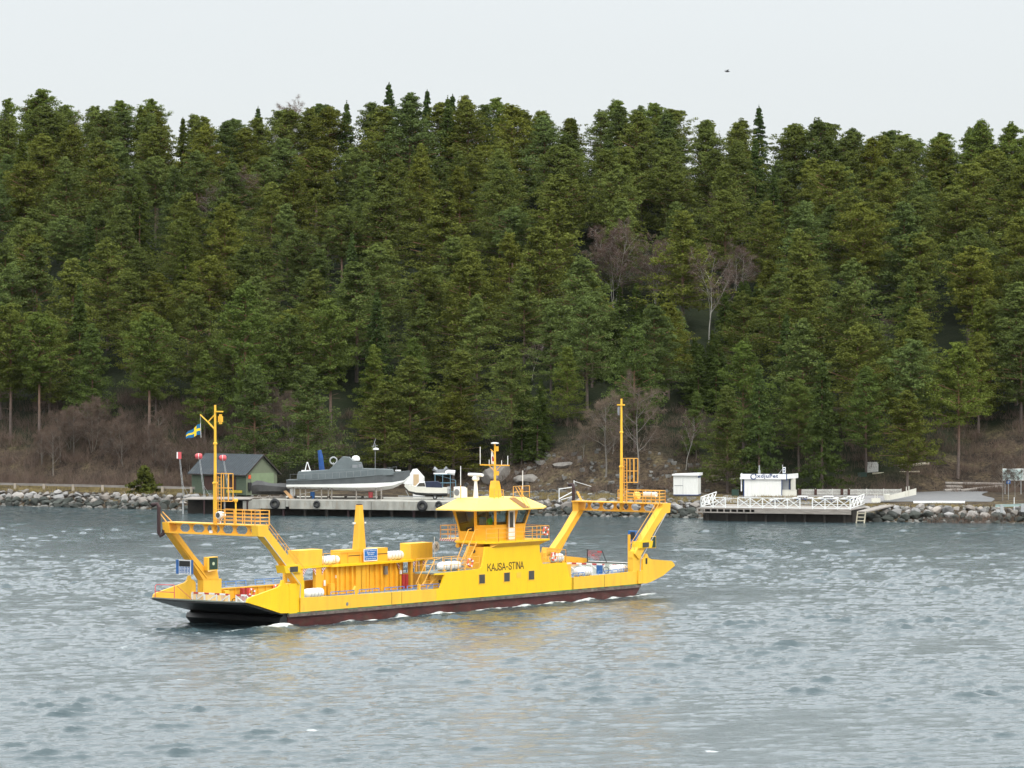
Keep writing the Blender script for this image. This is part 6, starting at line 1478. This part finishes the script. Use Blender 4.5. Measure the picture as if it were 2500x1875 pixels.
def tree(kind, variant, x, y, scale, color, rz=None, z=None, sxy=1.0, name=None):
    me, tme = variant; root = empty(kind, (x, y, (g1(x, y) if z is None else z)-.1), rng.uniform(0, 6.28) if rz is None else rz)
    root.scale = (scale*sxy, scale*sxy, scale)
    c = bpy.data.objects.new('crown', me); t = bpy.data.objects.new('trunk', tme)
    for o in (c, t): COL.objects.link(o); o.parent = root; o.color = (*color, 1)
    TREES.append((kind, root, color)); return root
def place_at(kind, variant, px, py_base, scale, color, py_top=None, Hm=17, **k):
    p = GP(px, py_base)
    if py_top is not None: scale = (AY(px, py_top, p.y)[1] - p.z)/Hm
    return tree(kind, variant, p.x, p.y, scale, color, **k)
taken = []
def mark(p, r): taken.append((p.x if hasattr(p, 'x') else p[0], p.y if hasattr(p, 'y') else p[1], r))
# hand placed trees seen in the photograph: px, base y, top y
G0 = (1.0, 1.0, 1.0)
for v, px, pb, pt, col in ((5, 25, 1068, 750, (1.05,1,.9)), (8, 96, 1085, 770, (.95,1,.9)), (8, 365, 1098, 770, (.9,.95,.9)), (6, 500, 1085, 860, (.95,1,.9)), (5, 705, 1068, 775, (.8,.85,.9)), (5, 808, 1075, 740, (.95,1,.95)),
                           (2, 915, 1080, 850, (1.1,1.1,.9)), (9, 1120, 1085, 880, (1.15,1.15,.9)), (0, 1265, 1040, 940, (1.1,1.15,.9)), (4, 1385, 1040, 850, (1.1,1.1,.9)),
                           (7, 1815, 1130, 835, (.9,1,.9)), (3, 1950, 1150, 930, (.95,1,.95)), (9, 1700, 1120, 960, (.9,1,1)), (3, 2115, 1155, 900, (.85,.95,.95)), (12, 2338, 1170, 845, (1.1,1.1,.9)),
                           (1, 600, 1065, 700, (.9,1,.95)), (4, 1010, 1065, 830, (.9,1,.95)), (7, 1550, 1095, 800, (.8,.9,.95)), (2, 225, 1045, 800, (.85,.95,1))):
    r_ = place_at('pine_tree', PINES[v], px, pb, 1, col, py_top=pt); mark(r_.location, 5.5)
for vi, px, pb, pt, kind in ((0, 1500, 760, 545, 'birch_tree'), (0, 1600, 770, 580, 'birch_tree'), (1, 1730, 850, 618, 'birch_tree'), (2, 1805, 760, 600, 'birch_tree'), (1, 1298, 930, 820, 'birch_tree'), (1, 525, 620, 430, 'birch_tree'), (2, 1745, 640, 470, 'birch_tree'), (1, 2170, 870, 780, 'birch_tree'), (1, 1395, 820, 720, 'birch_tree'), (1, 1674, 1150, 1010, 'birch_tree'), (1, 1495, 1110, 985, 'birch_tree'), (2, 150, 380, 290, 'birch_tree'), (2, 280, 340, 290, 'birch_tree'), (2, 690, 300, 255, 'birch_tree')):
    r_ = place_at(kind, BIRCH[vi], px, pb, 1, (.82, .70, .66) if pb > 600 else (1.1, 1.0, .9), py_top=pt, Hm=13.5); mark(r_.location, 3.5)
for vi, px, pb, pt in ((0, 1556, 1190, 945), (1, 1480, 1165, 975), (1, 768, 1150, 1008), (2, 668, 1075, 950), (2, 715, 1085, 960), (1, 640, 1080, 955), (1, 1425, 1120, 1040)):
    r_ = place_at('bare_tree', BARE[vi], px, pb, 1, (1.0, .95, .85) if vi == 0 else (1.25, 1.2, 1.05), py_top=pt, Hm=(13, 10, 8)[vi]); mark(r_.location, 3.0)
for px, pb, pt in ((2448, 1222, 1150), (2478, 1215, 1152)):
    r_ = place_at('bare_tree', BARE[1], px, pb, 1, (.6, .55, .5), py_top=pt-30, Hm=10)
# low conifer bush left of the hut
bp_ = GP(352, 1203); bush = empty('conifer_bush', bp_-Vector((0, 0, .3)), 0); P = []; rb = np.random.default_rng(5)
for k in range(70):
    a = rb.uniform(0, 6.28); q = rb.uniform(0, 1)**.6; h = rb.uniform(.2, 3.8); w_ = 2.1*(1-h/4.6)*q; P.append(tufts(rb, w_*math.cos(a), w_*math.sin(a), h, .5, .35, 34, .2))
for side in (-1, 1):
    for k in range(14): P.append(tufts(rb, side*rb.uniform(.8, 2.3), rb.normal()*.4, rb.uniform(.3, 1.6), .4, .25, 26, .18))
co = np.concatenate(P); me = mesh_np('foliage', co, np.arange(len(co)).reshape(-1, 3), [M['needles']]); o = bpy.data.objects.new('foliage', me); COL.objects.link(o); o.parent = bush; o.color = (.72, .66, .6, 1)
tag(bush, 'round dark green conifer bush beside the guard rail, left of the boathouse', 'bush')
# the wood: staggered rows up the slope, with a few ridge rows
sky_px = [(0, 300), (80, 235), (150, 275), (250, 262), (330, 262), (420, 285), (560, 290), (700, 275), (800, 258), (900, 262), (1000, 240), (1200, 250), (1300, 262), (1440, 300), (1480, 262), (1620, 268), (1760, 295), (1900, 310), (2000, 302), (2150, 325), (2250, 340), (2350, 318), (2500, 325)]
SKX, SKY_ = np.array([p[0] for p in sky_px], float), np.array([p[1] for p in sky_px], float)
nP = 0
CORR = [(1475, 1530, 690, GP(1500, 760).y), (1575, 1635, 735, GP(1600, 770).y), (1708, 1750, 815, GP(1730, 850).y), (1785, 1825, 690, GP(1805, 760).y), (1288, 1308, 905, GP(1298, 930).y), (2160, 2180, 850, GP(2170, 870).y)]
rows = [(i, 1 + i*8.0) for i in range(15)]
for ri, h in rows:
    X = -98.0 + (ri % 2)*4 + rng.uniform(0, 3)
    while X < 100:
        x = X + rng.uniform(-2.0, 2.0); st = float(np.interp(x, [-90, -50, -34, -10, 5, 20, 35, 50, 62, 75], [25, 23, 23, 24, 27, 24, 24, 28, 42, 44]))
        y = float(shoreY(x)) + st + h + rng.uniform(-3.4, 3.4); X += rng.uniform(7.4, 9.8) if ri < 12 else rng.uniform(4.6, 6.2)
        px = proj(x, y, 20)[0]
        if px < -60 or px > 2560: continue
        if ri < 13 and any((x-a)**2 + (y-b)**2 < (c)**2 for a, b, c in taken): continue
        if ri < 1 and rng.random() < (.5 if x < -34 else .2): continue
        sc = rng.uniform(.74, 1.04) * (1.0 if ri < 10 else .95); u = rng.random()
        hue = rng.random(); br_ = rng.uniform(.78, 1.22)
        col = (br_*(.92+.24*hue), br_*(1.0), br_*(1.25-.5*hue))
        z = g1(x, y)
        if ri >= 13:                       # ridge trees are trimmed to the wood's outline
            ztop = AY(px, float(np.interp(px, SKX, SKY_)) + rng.uniform(-6, 14), y)[1]; sc = float(np.clip((ztop - z)/17, .55, 1.25))
        elif ri >= 11:
            ztop = AY(px, float(np.interp(px, SKX, SKY_)) + 12, y)[1]; sc = min(sc, max(.5, (ztop-z)/17))
        skip = False
        for a_, b_, yv, Yb in CORR:
            if a_-14 < px < b_+14 and y < Yb:
                ztop = AY(px, yv + rng.uniform(0, 25), y)[1]; sc = min(sc, (ztop-z)/17.5)
        if sc < .42: continue
        right = px > 1600
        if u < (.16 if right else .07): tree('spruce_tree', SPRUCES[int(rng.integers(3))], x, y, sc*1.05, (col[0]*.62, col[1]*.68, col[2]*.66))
        else: tree('pine_tree', PINES[int(rng.integers(12))], x, y, sc, col, sxy=rng.uniform(1.05, 1.35)); nP += 1
        taken.append((x, y, 3.0))
# young pines filling the gaps low on the slope
for _ in range(4000):
    if nP > 228: break
    x = rng.uniform(-92, 92); st = float(np.interp(x, [-90, -50, -34, -10, 5, 20, 35, 50, 62, 75], [26, 24, 22, 24, 26, 23, 23, 28, 43, 45])); y = float(shoreY(x)) + st + rng.uniform(0, 62)
    px = proj(x, y, 10)[0]
    if px < -20 or px > 2520 or any((x-a)**2 + (y-b)**2 < 4.3**2 for a, b, c in taken): continue
    sc = rng.uniform(.42, .68); z = g1(x, y)
    for a_, b_, yv, Yb in CORR:
        if a_-15 < px < b_+15 and y < Yb: sc = min(sc, (AY(px, yv, y)[1]-z)/17.5)
    if sc < .35: continue
    br_ = rng.uniform(.8, 1.15); tree('pine_tree', PINES[(0, 2, 4, 6, 9, 11)[int(rng.integers(6))]], x, y, sc, (br_*1.02, br_, br_), sxy=1.15); nP += 1; taken.append((x, y, 3))
for a_, b_, yv, Yb in CORR:                # young spruces under the birches
    for k in range(13):
        px = rng.uniform(a_-25, b_+25); y = Yb - rng.uniform(-1, 24); x = (px-1250)/F*y*1.001; z = g1(x, y); ztop = AY(px, yv + rng.uniform(-12, 25), y)[1]; sc = min((ztop-z)/17.5, .5)
        if sc < .12: continue
        br_ = rng.uniform(.7, 1.0); tree('spruce_tree', SPRUCES[int(rng.integers(3))], x, y, sc, (br_*.7, br_*.8, br_*.8), sxy=1.5)
for k in range(13):                        # thin saplings on the brown bank
    px = rng.uniform(90, 470); pb = rng.uniform(1085, 1165); place_at('bare_tree', BARE[(1, 2)[k % 2]], px, pb, 1, (.95, .86, .78), py_top=pb-rng.uniform(70, 130), Hm=(10, 8)[k % 2])
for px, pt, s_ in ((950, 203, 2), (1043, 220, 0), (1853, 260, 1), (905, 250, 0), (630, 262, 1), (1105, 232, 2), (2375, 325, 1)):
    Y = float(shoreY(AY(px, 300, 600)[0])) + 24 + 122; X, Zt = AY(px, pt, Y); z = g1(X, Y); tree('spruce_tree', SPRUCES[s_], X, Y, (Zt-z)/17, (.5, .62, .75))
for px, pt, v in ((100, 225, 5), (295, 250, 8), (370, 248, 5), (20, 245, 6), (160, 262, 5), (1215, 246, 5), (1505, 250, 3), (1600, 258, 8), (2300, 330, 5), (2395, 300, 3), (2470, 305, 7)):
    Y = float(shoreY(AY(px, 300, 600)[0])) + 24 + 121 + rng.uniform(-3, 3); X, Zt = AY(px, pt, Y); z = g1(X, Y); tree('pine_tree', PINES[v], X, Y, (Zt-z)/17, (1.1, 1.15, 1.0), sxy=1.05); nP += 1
# labels for the trees, by kind, tone, height on the slope and what they stand above
LM = [(-200, 130, 'above the far left guard rail'), (130, 290, 'left of the conifer bush'), (290, 430, 'above the conifer bush'), (430, 560, 'above the left flag'), (560, 680, 'above the boathouse gable'), (680, 800, 'above the patrol boat stern'), (800, 960, 'above the patrol boat bridge'), (960, 1100, 'above the cream motorboat'),
      (1100, 1270, 'above the wheelhouse'), (1270, 1430, 'above the white gate rail'), (1430, 1600, 'above the right gantry mast'), (1600, 1740, 'above the small white shed'), (1740, 1950, 'above the kiosk'), (1950, 2120, 'above the deck right half'), (2120, 2300, 'above the slanting white fence'), (2300, 2430, 'above the gravel yard'), (2430, 2800, 'above the map board')]
tc_ = {}
for kind, root, col in TREES:
    x, y, z = root.location; Ht = {'pine_tree': 17, 'spruce_tree': 17, 'birch_tree': 13.5, 'bare_tree': 10}[kind]*root.scale[2]
    px, py = proj(x, y, z+Ht)
    band_ = 'on the skyline' if py < 345 else 'high on the slope' if py < 450 else 'on the upper slope' if py < 570 else 'at mid slope' if py < 700 else 'on the lower slope' if py < 850 else 'at the slope foot'
    lum = col[1]; tone = {'pine_tree': 'light green' if lum > 1.1 else 'mid green' if lum > .88 else 'dark green', 'spruce_tree': 'dark narrow', 'birch_tree': 'leafless white-stemmed', 'bare_tree': 'leafless grey'}[kind]
    lm = next(l for a, b, l in LM if a <= px < b)
    tc_.setdefault((kind, tone, band_, lm), []).append((px, root))
for (kind, tone, band_, lm), L in tc_.items():
    L.sort(key=lambda q: q[0]); nm = {'pine_tree': 'pine', 'spruce_tree': 'spruce', 'birch_tree': 'birch', 'bare_tree': 'tree'}[kind]
    for i, (px, root) in enumerate(L):
        tag(root, f'{tone} {nm} {band_} {lm}' + ('' if len(L) == 1 else f', {ORD[min(i, 17)]}'), nm, {'pine': 'pines of the wooded slope', 'spruce': 'spruces among the pines', 'birch': 'leafless birches among the pines', 'tree': 'leafless trees near the shore'}[nm])
# undergrowth: brown leafless scrub on the bank (nobody could count it)
ru = np.random.default_rng(31); V = []; 
def scrub(n, xr, sr, h0, h1, w_, per):
    for _ in range(n):
        X = ru.uniform(*xr); st = float(np.interp(X, [-90, -50, -34, -10, 5, 20, 35, 50, 62, 75], [13, 13, 20, 22, 15, 18, 25, 28, 34, 30])); Y = float(shoreY(X)) + ru.uniform(*sr) + (st if sr[0] >= 0 else 0)
        z = g1(X, Y); h = ru.uniform(h0, h1); m = per
        b = np.stack([X + ru.normal(size=m)*w_*.5, Y + ru.normal(size=m)*w_*.5, np.full(m, z-.1)], 1)
        d = np.stack([ru.normal(size=m)*.35*h, ru.normal(size=m)*.35*h, h*ru.uniform(.4, 1.05, m)], 1)
        s0 = ru.uniform(0, .6, m)[:, None]; b = b + d*s0*.5; tip = b + d*(1-s0*.4); wv = np.stack([np.cos(ru.uniform(0, 6.28, m)), np.sin(ru.uniform(0, 6.28, m)), ru.normal(size=m)*.2], 1)*ru.uniform(.012, .03, m)[:, None]
        V.append(np.stack([b+wv, b-wv, tip], 1).reshape(-1, 3))
scrub(520, (-98, -36), (0, 26), 1.2, 3.2, 1.8, 90); scrub(420, (-36, 45), (2, 26), .6, 1.9, 1.6, 70); scrub(330, (44, 95), (0, 26), .8, 2.2, 1.6, 80); scrub(120, (52, 62), (-8, 2), .5, 1.3, 1.4, 60)
scrub(70, (60.5, 72), (-26, -19), .7, 1.3, 1.2, 70)
co = np.concatenate(V); me = mesh_np('undergrowth', co, np.arange(len(co)).reshape(-1, 3), [M['twigs']]); o = bpy.data.objects.new('undergrowth', me); COL.objects.link(o); o.color = (1.0, .92, .86, 1)
tag(o, 'brown leafless scrub covering the bank at the foot of the wood', 'undergrowth', kind='stuff')
V = []; scrub(900, (-95, 75), (-13+13, -.5+13), .15, .5, .9, 40) if False else None
for _ in range(1500):
    X = ru.uniform(-95, 78); s = ru.uniform(5.2, 15); 
    if -35 < X < -7: continue
    if 44 < X < 66 and s > 7: continue
    Y = float(shoreY(X))+s; z = g1(X, Y); m = 26; b = np.stack([X + ru.normal(size=m)*.5, Y + ru.normal(size=m)*.4, np.full(m, z-.03)], 1)
    d = np.stack([ru.normal(size=m)*.14, ru.normal(size=m)*.14, ru.uniform(.15, .5, m)], 1); wv = np.stack([np.full(m, .03), np.zeros(m), np.zeros(m)], 1); V.append(np.stack([b+wv, b-wv, b+d], 1).reshape(-1, 3))
co = np.concatenate(V); me = mesh_np('dry_grass', co, np.arange(len(co)).reshape(-1, 3), [leaf_mat('dry grass', (.24, .19, .09), .3)]); o = bpy.data.objects.new('dry_grass', me); COL.objects.link(o)
tag(o, 'dry yellow brown grass along the top of the shore', 'grass', kind='stuff')

# ------------------------------------------------------------------ thin air between the camera and the wood
mb = MB(); mb.box(-20000, 20000, -400, 9000, -14, 130); m = bpy.data.materials.new('haze air'); m.use_nodes = True; nt = m.node_tree
for n in list(nt.nodes):
    if n.type != 'OUTPUT_MATERIAL': nt.nodes.remove(n)
v = nt.nodes.new('ShaderNodeVolumePrincipled'); v.inputs['Color'].default_value = (.93, .96, 1, 1); v.inputs['Density'].default_value = .000008
nt.links.new(v.outputs[0], nt.nodes['Material Output'].inputs['Volume'])
tag(mb.build('haze', m), 'thin pale air over the water and wood', 'haze', kind='stuff')
